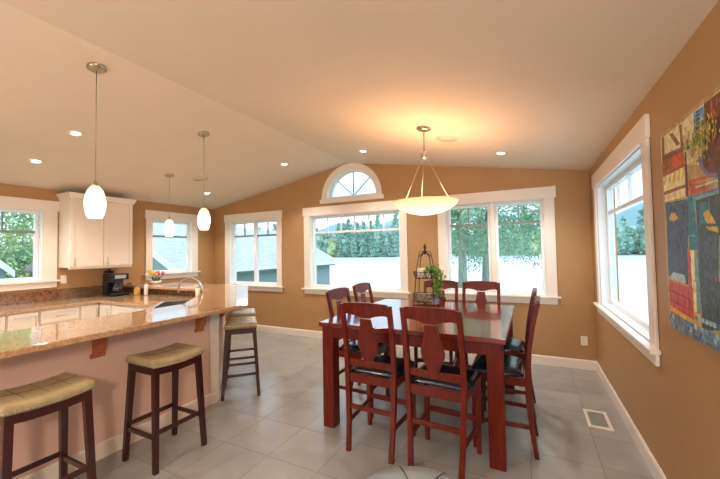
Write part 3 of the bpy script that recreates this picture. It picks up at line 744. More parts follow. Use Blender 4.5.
# ------------------------------------------------------------------ tiered stand on the table
ex, ey, ez = -1.11, 3.92, .926
sd = thing('tiered_stand', 'wrought iron two-tier stand with scrolled finial on the dining table', 'plant stand', (ex, ey, ez))
mb = MB()
for k in range(4):
    a = PI / 4 + k * PI / 2; c, s = math.cos(a) * 1.0, math.sin(a) * .75
    mb.tube([(ex + .185 * c, ey + .185 * s, ez + .004), (ex + .165 * c, ey + .165 * s, ez + .02), (ex + .14 * c, ey + .14 * s, ez + .26), (ex + .11 * c, ey + .11 * s, ez + .46), (ex + .09 * c, ey + .09 * s, ez + .555), (ex + .03 * c, ey + .03 * s, ez + .595), (ex, ey, ez + .575)], .0055, 6)
obj('upright', mb, M['iron'], sd)
def loop(z, a, b, n=24): return [(ex + a * math.cos(2 * PI * i / n), ey + b * math.sin(2 * PI * i / n), z) for i in range(n)]
mb = MB()
for z, a, b in ((ez + .03, .165, .125), (ez + .115, .15, .11)): mb.tube(loop(z, a, b), .004, 6, True)
for i in range(16):
    p, q2 = loop(ez + .03, .165, .125, 32), loop(ez + .115, .15, .11, 32)
    mb.tube([p[2 * i], q2[(2 * i + 1) % 32]], .0025, 5); mb.tube([p[2 * i], q2[(2 * i - 1) % 32]], .0025, 5)
mb.lathe([(.0, 0), (.16, 0), (.16, .004), (0, .004)], (0, 0, 0), 24)
st = len(mb.v) - 96
for j in range(96): a = mb.v[st + j]; mb.v[st + j] = (ex + a[0], ey + a[1] * .75, ez + .026 + a[2])
obj('lower_tier', mb, M['iron'], sd)
mb = MB()
for z, a, b in ((ez + .30, .125, .095), (ez + .37, .145, .11)): mb.tube(loop(z, a, b), .004, 6, True)
for i in range(16):
    p, q2 = loop(ez + .30, .125, .095, 32), loop(ez + .37, .145, .11, 32)
    mb.tube([p[2 * i], q2[(2 * i + 1) % 32]], .0025, 5); mb.tube([p[2 * i], q2[(2 * i - 1) % 32]], .0025, 5)
mb.lathe([(.0, 0), (.125, 0), (.125, .004), (0, .004)], (0, 0, 0), 24)
st = len(mb.v) - 96
for j in range(96): a = mb.v[st + j]; mb.v[st + j] = (ex + a[0], ey + a[1] * .75, ez + .296 + a[2])
obj('upper_tier', mb, M['iron'], sd)
mb = MB()
for s in (-1, 1):
    pts = []
    for i in range(22):
        th = i / 21 * 2.4 * PI; r = .045 * (1 - i / 26); pts.append((ex + s * (.045 - r * math.cos(th)), ey - .002, ez + .575 + r * math.sin(th)))
    mb.tube(pts, .0045, 6)
mb.lathe([(.012, .59), (.022, .605), (.012, .63), (.02, .66), (.005, .695), (.0, .71)], (ex, ey, ez), 12)
obj('finial', mb, M['iron'], sd)
bk = thing('serving_basket', 'shallow patterned basket on the bottom tier of the iron stand', 'basket', (ex, ey, ez + .031))
def ov(z, a, b): return [(ex + a * math.copysign(abs(math.cos(t)) ** .5, math.cos(t)), ey + b * math.copysign(abs(math.sin(t)) ** .5, math.sin(t)), z) for t in [2 * PI * i / 32 for i in range(32)]]
mb = MB(); A, B, I2, I1 = ov(ez + .032, .105, .07), ov(ez + .105, .125, .085), ov(ez + .105, .118, .078), ov(ez + .05, .10, .066)
vv = A + B + I2 + I1; ff = [list(range(32))[::-1], [96 + i for i in range(32)]]
for r_ in range(3):
    for i in range(32): ff.append((r_ * 32 + i, r_ * 32 + (i + 1) % 32, r_ * 32 + 32 + (i + 1) % 32, r_ * 32 + 32 + i))
mb.add(vv, ff); obj('bowl', mb, M['basket'], bk)
cd = thing('pillar_candle', 'short cream pillar candle on the upper tier of the iron stand', 'candle', (ex - .045, ey - .01, ez + .301))
obj('wax', MB().lathe([(.05, 0), (.052, .004), (.052, .11), (.045, .114), (.0, .108)], (ex - .045, ey - .01, ez + .301), 20), M['cream'], cd)
obj('wick', MB().tube([(ex - .045, ey - .01, ez + .408), (ex - .044, ey - .01, ez + .425)], .0012, 5), M['blackp'], cd)
iv = thing('trailing_plant', 'potted green plant trailing down the side of the iron stand', 'potted plant', (ex + .055, ey, ez + .301))
obj('pot', MB().lathe([(.035, 0), (.045, .05), (.04, .05), (.03, .03), (0, .03)], (ex + .055, ey - .01, ez + .301), 16), M['ceramic'], iv)
mb = MB(); lp = []
for i in range(170):
    lp.append((ex + .075 + random.gauss(0, .045), ey - .03 + random.gauss(0, .04), ez + .39 + random.gauss(0, .03)))
for i in range(9):
    ox = ex + .12 + random.uniform(-.02, .07); oy = ey - .1 + random.uniform(-.03, .06); ln = random.uniform(.18, .36)
    pth = [(ex + .06, ey - .01, ez + .36), (ox - .01, oy, ez + .40), (ox + .02, oy - .01, ez + .36), (ox + .03, oy - .01, ez + .40 - ln)]
    mb.tube(pth, .002, 4)
    for k in range(34): f = random.random(); lp.append((ox + .026 + random.gauss(0, .014), oy - .01 + random.gauss(0, .014), ez + .40 - ln * f))
obj('stem', mb, M['tulipleaf'], iv)
obj('foliage', MB().leafcards(lp, .034, droop=.6, asp=.7), M['leaf'], iv)
pb = thing('flower_bunch', 'small bluish-white dried bunch at the foot of the iron stand', 'flowers', (ex + .155, ey - .13, ez))
obj('blooms', MB().leafcards([(ex + .155 + random.gauss(0, .018), ey - .13 + random.gauss(0, .015), ez + .03 + abs(random.gauss(0, .025))) for _ in range(80)], .018, asp=.9), pmat('blue_bloom', srgb(170, 170, 200), .6), pb)
obj('stalk', MB().tube([(ex + .155, ey - .13, ez), (ex + .156, ey - .13, ez + .05)], .003, 5), M['tulipleaf'], pb)

# ------------------------------------------------------------------ ottoman
ox, oy = -.445, 1.375
ot = thing('ottoman', 'round pale grey leather ottoman with dark piping, below the dining chairs', 'ottoman', (ox, oy, 0))
obj('base', MB().lathe([(.27, .03), (.30, .05), (.31, .2), (.31, .39), (.30, .398)], (ox, oy, 0), 40), M['greyl'], ot)
prof = [(.30, .40), (.322, .41), (.326, .43), (.315, .46), (.28, .49), (.2, .512), (.1, .522), (0, .525)]
cu_ = obj('cushion', MB().lathe(prof, (ox, oy, 0), 48), M['greyl'], ot)
mb = MB(); mb.tube([(ox + .318 * math.cos(2 * PI * i / 48), oy + .318 * math.sin(2 * PI * i / 48), .405) for i in range(48)], .006, 6, True)
def tz(r):
    pr = prof[::-1]
    for (r0, z0), (r1, z1) in zip(pr, pr[1:]):
        if r <= r1: return z0 + (z1 - z0) * (r - r0) / (r1 - r0)
    return .43
for a in (35, 80, 125, 170):
    a = math.radians(a); mb.tube([(ox + r * math.cos(a), oy + r * math.sin(a), tz(abs(r)) + .001) for r in [-.31 + .62 * i / 30 for i in range(31)]], .0035, 5)
obj('piping', mb, M['piping'], cu_)
mb = MB()
for k in range(4): a = PI / 4 + k * PI / 2; mb.lathe([(.018, 0), (.022, .032)], (ox + .2 * math.cos(a), oy + .2 * math.sin(a), 0), 12)
obj('foot', mb, M['mahog'], ot)

# ------------------------------------------------------------------ painting
X = R - .035
pt = thing('painting', 'large unframed street-scene canvas with shopfront and flower basket on the right wall', 'painting', (R, 1.78, 1.1))
yl, yr, z0, z1 = 2.45, 1.10, 1.115, 2.17
obj('canvas', MB().box((X, yr, z0), (R - .001, yl, z1)), pmat('canvas_edge', srgb(150, 140, 120), .8), pt)
cols = {}
def pm(n, *c):
    if n not in cols:
        m = pmat('oil_' + n, srgb(*c), .45); ramp_tex(m, [(0.3, srgb(*[max(0, x - 12) for x in c])), (.7, srgb(*[min(255, int(x * 1.1) + 28) for x in c]))], scale=26, detail=5, bump=.3, dist=1.0)
        cols[n] = (len(cols), m)
    return cols[n][0]
pa = MB(); layer = [0]
def P(name, c, pts):                      # pts in (u from the left edge, v height)
    mi = pm(name, *c); layer[0] += 1; x = X - .0005 - layer[0] * .000012
    pa.add([(x, yl - u, v) for u, v in pts], [list(range(len(pts)))], mi=mi)
def Rr(name, c, u0, u1, v0, v1): P(name, c, [(u0, v0), (u1, v0), (u1, v1), (u0, v1)])
COL = {'blue': (76, 140, 180), 'brn': (118, 76, 36), 'cream': (206, 192, 150), 'dark': (54, 72, 78), 'dkblue': (36, 60, 96), 'dred': (110, 40, 44), 'gold': (206, 160, 60), 'greyb': (110, 140, 140), 'ltb': (150, 180, 190), 'navy': (58, 70, 96), 'org': (186, 78, 36), 'pale': (226, 206, 150), 'purple': (110, 100, 150), 'red': (186, 60, 44), 'rust': (140, 70, 30), 'soil': (92, 52, 44), 'stone': (170, 172, 140), 'teal': (44, 110, 124), 'tealL': (84, 160, 172), 'wine': (96, 36, 24), 'yel': (212, 172, 84)}
ART = [('cream', [(0, 2.149), (0.683, 2.15), (0.652, 1.861), (0, 2.012)]),
 ('brn', [(0.019, 2.151), (0.058, 2.148), (0.05, 1.994), (0.014, 2.002)]),
 ('brn', [(0.132, 2.14), (0.178, 2.134), (0.266, 2.053), (0.223, 2.052)]),
 ('brn', [(0.267, 2.14), (0.297, 2.141), (0.307, 2.025), (0.277, 2.009)]),
 ('brn', [(0.019, 2.056), (0.308, 2.029), (0.304, 2.002), (0.015, 2.025)]),
 ('org', [(0.015, 2.025), (0.304, 2.002), (0.309, 1.944), (0.009, 1.965)]),
 ('rust', [(0.012, 2.022), (0.151, 2.016), (0.152, 1.954), (0.013, 1.956)]),
 ('org', [(0.152, 2.024), (0.312, 2.001), (0.309, 1.945), (0.152, 1.954)]),
 ('dred', [(0.014, 2.04), (0.314, 2.016), (0.313, 2.007), (0.012, 2.025)]),
 ('pale', [(0.016, 1.936), (0.304, 1.938), (0.299, 1.834), (0.013, 1.839)]),
 ('rust', [(0.013, 1.956), (0.309, 1.945), (0.307, 1.929), (0.015, 1.933)]),
 ('rust', [(0.015, 1.851), (0.301, 1.845), (0.303, 1.832), (0.018, 1.833)]),
 ('yel', [(0.047, 1.935), (0.072, 1.935), (0.045, 1.885), (0.019, 1.88)]),
 ('yel', [(0.112, 1.934), (0.136, 1.935), (0.115, 1.886), (0.085, 1.882)]),
 ('yel', [(0.173, 1.934), (0.199, 1.934), (0.175, 1.882), (0.147, 1.881)]),
 ('yel', [(0.238, 1.934), (0.263, 1.934), (0.244, 1.876), (0.214, 1.877)]),
 ('yel', [(0.284, 1.933), (0.304, 1.932), (0.289, 1.876), (0.265, 1.877)]),
 ('pale', [(0.023, 1.831), (0.303, 1.829), (0.301, 1.785), (0.028, 1.795)]),
 ('yel', [(0.078, 1.825), (0.107, 1.824), (0.099, 1.802), (0.065, 1.803)]),
 ('yel', [(0.154, 1.826), (0.181, 1.826), (0.178, 1.802), (0.142, 1.803)]),
 ('yel', [(0.229, 1.824), (0.254, 1.823), (0.255, 1.801), (0.217, 1.802)]),
 ('wine', [(0.316, 2.0), (0.335, 1.995), (0.339, 1.78), (0.305, 1.785)]),
 ('navy', [(0.027, 1.786), (0.33, 1.772), (0.329, 1.6), (0.044, 1.61)]),
 ('teal', [(0.046, 1.774), (0.326, 1.764), (0.325, 1.758), (0.045, 1.765)]),
 ('gold', [(0.071, 1.699), (0.113, 1.727), (0.159, 1.722), (0.199, 1.691), (0.149, 1.68), (0.103, 1.683)]),
 ('teal', [(0.325, 1.79), (0.402, 1.762), (0.396, 1.597), (0.325, 1.6)]),
 ('tealL', [(0.381, 1.765), (0.42, 1.765), (0.401, 1.696), (0.389, 1.712)]),
 ('tealL', [(0.368, 1.775), (0.642, 1.768), (0.641, 1.757), (0.388, 1.76)]),
 ('purple', [(0.332, 1.783), (0.643, 1.778), (0.642, 1.769), (0.338, 1.772)]),
 ('org', [(0.341, 1.859), (0.525, 1.845), (0.538, 1.83), (0.393, 1.838), (0.55, 1.8), (0.533, 1.782), (0.36, 1.785), (0.345, 1.818)]),
 ('cream', [(0.408, 1.816), (0.647, 1.81), (0.646, 1.803), (0.418, 1.808)]),
 ('greyb', [(0.425, 1.809), (0.646, 1.803), (0.646, 1.8), (0.428, 1.805)]),
 ('dark', [(0.411, 1.755), (0.641, 1.755), (0.623, 1.589), (0.41, 1.597)]),
 ('teal', [(0.436, 1.737), (0.513, 1.738), (0.509, 1.593), (0.437, 1.596)]),
 ('tealL', [(0.528, 1.733), (0.536, 1.733), (0.535, 1.593), (0.527, 1.593)]),
 ('gold', [(0.476, 1.689), (0.524, 1.702), (0.563, 1.663), (0.6, 1.617), (0.531, 1.628), (0.489, 1.662)]),
 ('blue', [(0.433, 2.147), (0.531, 2.14), (0.528, 2.062), (0.428, 2.046)]),
 ('dkblue', [(0.455, 2.142), (0.483, 2.141), (0.485, 2.131), (0.456, 2.133)]),
 ('dkblue', [(0.452, 2.129), (0.494, 2.124), (0.496, 2.114), (0.452, 2.118)]),
 ('dkblue', [(0.45, 2.111), (0.492, 2.107), (0.494, 2.097), (0.45, 2.1)]),
 ('dkblue', [(0.447, 2.091), (0.49, 2.087), (0.492, 2.078), (0.448, 2.08)]),
 ('dkblue', [(0.445, 2.072), (0.488, 2.069), (0.49, 2.062), (0.446, 2.064)]),
 ('blue', [(0.313, 2.022), (0.513, 2.006), (0.511, 1.988), (0.31, 2.002)]),
 ('wine', [(0.536, 2.148), (0.682, 2.144), (0.652, 1.86), (0.52, 1.932)]),
 ('red', [(0.588, 2.142), (0.605, 2.141), (0.602, 2.062), (0.585, 2.067)]),
 ('rust', [(0.637, 2.136), (0.65, 2.136), (0.647, 2.059), (0.634, 2.057)]),
 ('purple', [(0.461, 1.947), (0.488, 1.926), (0.53, 1.887), (0.649, 1.835), (0.647, 1.812), (0.539, 1.833), (0.482, 1.88), (0.457, 1.918)]),
 ('soil', [(0.485, 1.956), (0.661, 1.943), (0.649, 1.835), (0.555, 1.847), (0.502, 1.886)]),
 ('navy', [(0.033, 1.675), (0.314, 1.656), (0.282, 1.361), (0.03, 1.387)]),
 ('dark', [(0.165, 1.577), (0.202, 1.577), (0.187, 1.426), (0.159, 1.429)]),
 ('dark', [(0.253, 1.637), (0.271, 1.636), (0.255, 1.407), (0.236, 1.406)]),
 ('ltb', [(0.102, 1.413), (0.243, 1.408), (0.257, 1.368), (0.044, 1.384)]),
 ('stone', [(0.042, 1.388), (0.249, 1.378), (0.248, 1.366), (0.041, 1.375)]),
 ('teal', [(0.314, 1.656), (0.408, 1.65), (0.41, 1.53), (0.317, 1.531)]),
 ('tealL', [(0.325, 1.604), (0.392, 1.597), (0.391, 1.59), (0.325, 1.596)]),
 ('red', [(0.292, 1.537), (0.328, 1.536), (0.328, 1.281), (0.286, 1.275)]),
 ('pale', [(0.327, 1.531), (0.368, 1.53), (0.356, 1.285), (0.325, 1.281)]),
 ('greyb', [(0.368, 1.53), (0.413, 1.527), (0.405, 1.292), (0.359, 1.286)]),
 ('red', [(0.028, 1.366), (0.284, 1.35), (0.286, 1.275), (0.027, 1.255)]),
 ('dark', [(0.03, 1.347), (0.282, 1.331), (0.281, 1.321), (0.028, 1.334)]),
 ('dark', [(0.411, 1.65), (0.608, 1.637), (0.573, 1.316), (0.401, 1.292)]),
 ('navy', [(0.482, 1.598), (0.524, 1.596), (0.502, 1.372), (0.465, 1.368)]),
 ('gold', [(0.5, 1.631), (0.594, 1.625), (0.604, 1.6), (0.513, 1.617)]),
 ('red', [(0.531, 1.388), (0.567, 1.423), (0.565, 1.36), (0.542, 1.338)]),
 ('red', [(0.031, 1.355), (0.337, 1.353), (0.326, 1.202), (0.033, 1.228)]),
 ('dred', [(0.026, 1.32), (0.285, 1.299), (0.284, 1.291), (0.025, 1.308)]),
 ('dred', [(0.032, 1.262), (0.282, 1.246), (0.282, 1.241), (0.031, 1.253)]),
 ('dred', [(0.284, 1.347), (0.295, 1.348), (0.286, 1.245), (0.275, 1.243)]),
 ('greyb', [(0.367, 1.385), (0.413, 1.388), (0.405, 1.241), (0.364, 1.241)]),
 ('pale', [(0.337, 1.382), (0.371, 1.385), (0.364, 1.241), (0.334, 1.24)]),
 ('gold', [(0.033, 1.228), (0.326, 1.202), (0.326, 1.176), (0.033, 1.196)]),
 ('rust', [(0.038, 1.199), (0.323, 1.18), (0.326, 1.173), (0.037, 1.19)]),
 ('gold', [(0.334, 1.242), (0.409, 1.246), (0.406, 1.172), (0.332, 1.173)]),
 ('dark', [(0.422, 1.389), (0.595, 1.404), (0.574, 1.208), (0.409, 1.173)])]
Rr('far_wall', (170, 140, 90), 0, yl - yr, z0, z1)
for c, pts in ART:
    if c == 'gold' and False: continue
    P(c, COL[c], pts)
Rr('dark', COL['dark'], .62, 1.0, 1.2, 1.86); Rr('teal', COL['teal'], .98, 1.04, 1.2, 1.9); Rr('cream', COL['cream'], 1.04, yl - yr, 1.2, 2.165); Rr('wine', COL['wine'], .9, 1.2, 1.95, 2.165)
for i in range(46):                       # cobbled pavement along the bottom
    for j in range(4):
        u = i * .034 + (j % 2) * .015 - .01; v = z0 + j * .024 + (.02 if u > .33 else 0) * (j > 2); w_ = random.uniform(.026, .033)
        if u + w_ > yl - yr or u < 0 or (j == 3 and u < .33): continue
        nm, cc = random.choice([('cob_a', (96, 150, 190)), ('cob_b', (60, 110, 160)), ('cob_c', (150, 185, 200)), ('cob_d', (80, 130, 160))])
        P(nm, cc, [(u, v + .003), (u + w_ * .5, v), (u + w_, v + .004), (u + w_ * .95, v + .022), (u + .003, v + .023)])
for i in range(330):                      # basket of flowers
    u = random.gauss(.50, .075); v = random.gauss(2.015, .04) + (u - .5) * .1; u = min(max(u, .34), .72); v = min(v, 2.14)
    nm, cc = random.choice([('leaf_a', (120, 140, 50)), ('leaf_b', (176, 176, 70)), ('leaf_c', (80, 100, 40)), ('leaf_d', (206, 190, 100)), ('leaf_e', (180, 110, 60))])
    a = random.uniform(.9, 2.2) * random.choice((1, -1)); P(nm, cc, [(u, v), (u + .026 * math.cos(a), v + .026 * math.sin(a)), (u + .022 * math.cos(a + .4), v + .022 * math.sin(a + .4))])
obj('painted_surface', pa, [m for _, m in sorted(cols.values(), key=lambda t_: t_[0])], pt)

# ------------------------------------------------------------------ lamps
def pendant(loc, label, canopy_z, top_z):
    x, y = loc
    t = thing('pendant_lamp', label, 'pendant lamp', (x, y, top_z - .255), 'frosted glass pendants over the bar')
    cz_ = canopy_z - (top_z - .255)
    m1 = MB(); m1.lathe([(.062, cz_ - .004), (.064, cz_ - .014), (.045, cz_ - .028), (.012, cz_ - .034)], (0, 0, 0), 24)
    off = Vector(OFF[t.name]); 
    def w(mb): mb.v = [tuple(Vector(v) + off) for v in mb.v]; return mb
    slope = (PZ - ZL) / (PX - L) if x < PX else -(PZ - ZR) / (R - PX)
    m1.v = [(a, b, c + slope * a) for a, b, c in m1.v]
    obj('ceiling_rose', w(m1), M['nickel'], t)
    obj('cord', w(MB().tube([(0, 0, .29), (0, 0, cz_ - .03)], .0035, 6)), M['nickel'], t)
    obj('socket', w(MB().lathe([(.022, .25), (.024, .262), (.015, .285), (.006, .295)], (0, 0, 0), 16)), M['nickel'], t)
    obj('glass_shade', w(MB().lathe([(.046, 0), (.058, .03), (.067, .08), (.070, .12), (.064, .17), (.049, .22), (.028, .25), (.022, .252)], (0, 0, 0), 28)), M['shade'], t)
    return t
pendant((-3.045, 1.444), 'glowing pendant over the straight bar, nearest the camera', ceil_z(-3.045), 2.10)
pendant((-3.44, 2.756), 'glowing pendant over the angled corner of the bar', ceil_z(-3.44), 2.09)
pendant((-4.82, 3.256), 'glowing pendant over the sink side, farthest from the camera', ceil_z(-4.82), 2.075)
cxx, cyy = -.935, 3.36; czz = ceil_z(cxx)
cl = thing('bowl_chandelier', 'brass-rodded pendant bowl light of warm glass above the dining table', 'chandelier', (cxx, cyy, 1.90))
slope = -(PZ - ZR) / (R - PX)
m1 = MB().lathe([(.07, -.002), (.072, -.014), (.05, -.03), (.012, -.036)], (cxx, cyy, czz), 28); m1.v = [(a, b, c + slope * (a - cxx)) for a, b, c in m1.v]
obj('ceiling_rose', m1, M['nickel'], cl)
obj('stem', MB().tube([(cxx, cyy, czz - .03), (cxx, cyy, 2.56)], .008, 8), M['nickel'], cl)
obj('hub', MB().lathe([(.006, 2.475), (.03, 2.49), (.036, 2.515), (.03, 2.54), (.008, 2.56)], (cxx, cyy, 0), 20), M['nickel'], cl)
RB = .325
for k in range(3):
    a = math.radians(90 + 26 + 120 * k)
    e_ = (cxx + .26 * math.cos(a), cyy + .26 * math.sin(a), 2.02)
    r_ = obj('rod', MB().tube([(cxx + .02 * math.cos(a), cyy + .02 * math.sin(a), 2.50), e_], .0035, 6), M['nickel'], cl)
    obj('bolt', MB().lathe([(0, -.012), (.012, -.006), (.012, .006), (0, .012)], e_, 10), M['nickel'], r_)
mb = MB().lathe([(0, 1.905), (.08, 1.91), (.17, 1.93), (.25, 1.965), (.31, 2.012), (RB, 2.04), (RB - .006, 2.044), (.30, 2.018), (.24, 1.973), (.16, 1.938), (.08, 1.918), (0, 1.913)], (cxx, cyy, 0), 48)
obj('glass_bowl', mb, M['bowl'], cl)
mb = MB()
for k in range(3):
    a = math.radians(50 + 120 * k); mb.lathe([(.0, .0), (.02, .005), (.03, .035), (.02, .06), (0, .07)], (cxx + .07 * math.cos(a), cyy + .07 * math.sin(a), 1.955), 12)
obj('bulb', mb, emat('warm_bulb', (1, .9, .7, 1), (1, .62, .3, 1), 9), cl)

def light(kind, name, loc, power, col, parent=None, size=.1, spot=None, rot=None, blend=.6):
    d = bpy.data.lights.new(name, kind); d.energy = power; d.color = col
    if kind == 'AREA': d.shape = 'DISK'; d.size = size
    else: d.shadow_soft_size = size
    if kind == 'SPOT': d.spot_size = spot; d.spot_blend = blend
    o = bpy.data.objects.new(name, d); C.objects.link(o)
    if parent:
        o.parent = parent; o.location = Vector(loc) - Vector(OFF[parent.name])
    else: o.location = loc
    if rot: o.rotation_euler = rot
    return o
POW_CAN, POW_CH = 34, 6
def can(x, y, label, kind='can', vis=True):
    z = ceil_z(x); sl = (PZ - ZL) / (PX - L) if x < PX else -(PZ - ZR) / (R - PX)
    nm, cat = ('recessed_light', 'ceiling light') if kind == 'can' else ('ceiling_speaker', 'speaker')
    t = thing(nm, label, cat, (x, y, z), 'recessed lights in the vaulted ceiling' if kind == 'can' else 'round ceiling speakers')
    def tilt(mb): mb.v = [(x + a, y + b, z + c + sl * a) for a, b, c in mb.v]; return mb
    if kind == 'can':
        obj('trim_ring', tilt(MB().lathe([(.042, -.004), (.046, -.009), (.066, -.006), (.070, -.001), (.042, -.001)], (0, 0, 0), 28)), M['trim'], t)
        obj('lens', tilt(MB().lathe([(.0, -.0045), (.04, -.0045), (.04, -.0015), (0, -.0015)], (0, 0, 0), 24)), M['can'], t)
        light('SPOT', 'downlight', (x, y, z - .03), POW_CAN, (1, .9, .78), t, .05, math.radians(125))
    else:
        obj('bezel', tilt(MB().lathe([(.10, -.001), (.10, -.007), (.115, -.005), (.118, -.001)], (0, 0, 0), 32)), M['canoff'], t)
        obj('mesh_cover', tilt(MB().lathe([(.0, -.006), (.099, -.006), (.099, -.001), (0, -.001)], (0, 0, 0), 32)), M['canoff'], t)
for x, y, l in ((-4.25, 1.83, 'lit recessed light between the near pendant and the wall cabinets'), (-5.2, 1.85, 'lit recessed light closest to the kitchen window'),
                (-5.28, 4.30, 'lit recessed light beyond the bar, right above a hanging pendant shade'), (-3.50, 4.31, 'lit recessed light on the left slope above the two-casement window'),
                (-2.09, 4.32, 'lit recessed light near the ridge, right of the half-round window'), (-.28, 4.34, 'lit recessed light above the window behind the table'),
                (-.28, -.6, 'added recessed fill light behind the camera, by the right wall'), (-2.2, -.6, 'added recessed fill light behind the camera, near the ridge'), (-4.2, -.6, 'added recessed fill light behind the camera, kitchen side')):  # these behind the camera are unseen, added for fill
    can(x, y, l)
can(-.784, 3.75, 'round ceiling speaker right of the chandelier stem', 'spk'); can(-4.72, 3.72, 'round ceiling speaker behind the farther pendants', 'spk')
light('AREA', 'bowl_glow', (cxx, cyy, 2.06), POW_CH, (1, .50, .24), cl, .56, rot=(PI, 0, 0))

# unseen globe lamp, added behind the camera as fill for the room
def globe(x, y, label):
    zt = ceil_z(x); zb = 2.12
    t = thing('fill_globe', label, 'pendant lamp', (x, y, zb), 'fill lamps added behind the camera')
    obj('ceiling_rose', MB().lathe([(.06, zt + .02), (.06, zt - .02), (.02, zt - .035)], (x, y, 0), 20), M['nickel'], t)
    obj('cord', MB().tube([(x, y, zt - .03), (x, y, zb + .15)], .004, 6), M['nickel'], t)
    obj('globe', MB().lathe([(.001, -.14)] + [(.14 * math.sin(PI * k / 12), -.14 * math.cos(PI * k / 12)) for k in range(1, 12)] + [(.001, .14)], (x, y, zb), 24), emat('fill_globe_opal', (.9, .88, .84, 1), (1, .92, .82, 1), 62), t)
globe(-3.0, -1.5, 'white fill globe added behind the camera, kitchen side')

sn = thing('fill_sconce', 'opal globe fill light added on the right wall behind the camera', 'fill lamp', (R, -1.0, 1.95))  # unseen lamp, added to light the room from the right
obj('back_plate', MB().box((R - .02, -1.06, 1.85), (R - .001, -.94, 2.0)), M['nickel'], sn, .004)
obj('arm', MB().tube([(R - .02, -1.0, 1.92), (R - .16, -1.0, 1.90), (R - .2, -1.0, 1.95)], .008, 8), M['nickel'], sn)
obj('globe', MB().lathe([(.001, -.13)] + [(.13 * math.sin(PI * k / 12), -.13 * math.cos(PI * k / 12)) for k in range(1, 12)] + [(.001, .13)], (R - .2, -1.0, 2.08), 24), emat('fill_sconce_opal', (.9, .88, .84, 1), (1, .92, .82, 1), 95), sn)

# ------------------------------------------------------------------ outside
WZ = -1.5
solo('ground_lawn', MB().flat([(-60, -40), (2.5, -40), (2.5, 14), (-4, 16), (-6, 22), (-60, 22)], -1.7, -1.42), M['grass'], (0, 0, -1.42), 'lawn around the house', 'ground', kind='structure')
solo('lake_water', MB().box((-420, -60, -1.6), (420, 700, WZ)), M['water'], (0, 0, WZ), 'bright flat lake beyond the windows', 'lake', kind='structure')
hp = []; mb = MB(); n = 60
for i in range(n + 1):
    x = -380 + 760 * i / n; h = 9 + 9 * math.sin(i * .35 + 1) + 5 * math.sin(i * .9) ; hp.append((x, 235, -1.5)); hp.append((x, 250, 6 + h * .6)); hp.append((x, 300, 14 + h)); hp.append((x, 420, -1.5))
fs = []
for i in range(n):
    for k in range(3): o = i * 4 + k; fs.append((o, o + 1, o + 5, o + 4))
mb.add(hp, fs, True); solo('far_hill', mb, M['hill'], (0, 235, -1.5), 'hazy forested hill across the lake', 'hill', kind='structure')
def fir(name, h, r, leafn, mat, decid=False):
    mb = MB()
    if decid:
        for k in range(9):
            c = Vector((random.gauss(0, r * .38), random.gauss(0, r * .3), h * random.uniform(.22, .8))); rr_ = r * random.uniform(.35, .6); pts = []
            vs = []; fs = []; nu, nv = 10, 7
            for i in range(nv + 1):
                for j in range(nu):
                    th = PI * i / nv; ph = 2 * PI * j / nu; q_ = rr_ * random.uniform(.8, 1.15); vs.append(c + Vector((q_ * math.sin(th) * math.cos(ph), q_ * math.sin(th) * math.sin(ph), q_ * 1.15 * math.cos(th))))
            for i in range(nv):
                for j in range(nu): fs.append((i * nu + j, i * nu + (j + 1) % nu, (i + 1) * nu + (j + 1) % nu, (i + 1) * nu + j))
            mb.add(vs, fs)
    else:
        nl = 9
        for k in range(nl):
            f = k / nl; zz = h * (.04 + .96 * f); rr_ = r * (1 - f) ** .8 + .15; n_ = 11; vs = [(0, 0, zz + h * .16)]
            for j in range(n_): a = 2 * PI * j / n_ + k; q_ = rr_ * (1.15 if j % 2 else .72) * random.uniform(.85, 1.1); vs.append((q_ * math.cos(a), q_ * math.sin(a), zz - h * .02 * (j % 2)))
            vs.append((0, 0, zz + h * .03)); mb.add(vs, [(0, j + 1, (j + 1) % n_ + 1) for j in range(n_)] + [(n_ + 1, (j + 1) % n_ + 1, j + 1) for j in range(n_)])
    pts = []
    if decid:
        for q_ in range(520):
            d_ = Vector((random.gauss(0, 1), random.gauss(0, 1), random.gauss(0, 1))).normalized() * random.uniform(.75, 1.08); pts.append((d_.x * r * .85, d_.y * r * .85, h * .46 + d_.z * h * .42))
    else:
        for q_ in range(520):
            f = random.random() ** 1.4; a = random.uniform(0, 2 * PI); rr_ = r * (1 - f) ** .8 * random.uniform(.75, 1.2) + .1; pts.append((rr_ * math.cos(a), rr_ * math.sin(a), h * (.04 + .98 * f)))
    mb.leafcards(pts, 1.15, asp=.7, droop=.3)
    t = thing(name, '', 'tree', (0, 0, 0))
    obj('trunk', MB().lathe([(r * .09, 0), (r * .06, h * .5), (r * .02, h * .8)], (0, 0, 0), 7), M['bark'], t); obj('foliage', mb, mat, t)
    return t
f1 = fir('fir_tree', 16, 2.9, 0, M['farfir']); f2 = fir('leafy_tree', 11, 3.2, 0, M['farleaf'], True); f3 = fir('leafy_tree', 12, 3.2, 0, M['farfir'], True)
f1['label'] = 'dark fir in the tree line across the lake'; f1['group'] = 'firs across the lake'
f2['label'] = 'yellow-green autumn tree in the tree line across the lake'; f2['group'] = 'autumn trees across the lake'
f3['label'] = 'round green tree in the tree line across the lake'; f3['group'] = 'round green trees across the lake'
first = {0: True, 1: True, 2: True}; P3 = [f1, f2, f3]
xs_ = [-180 + 4 * i for i in range(13)] + [-127 + 1.15 * i for i in range(62)] + [-50 + 4 * i for i in range(15)] + [22 + 1.6 * i for i in range(20)]
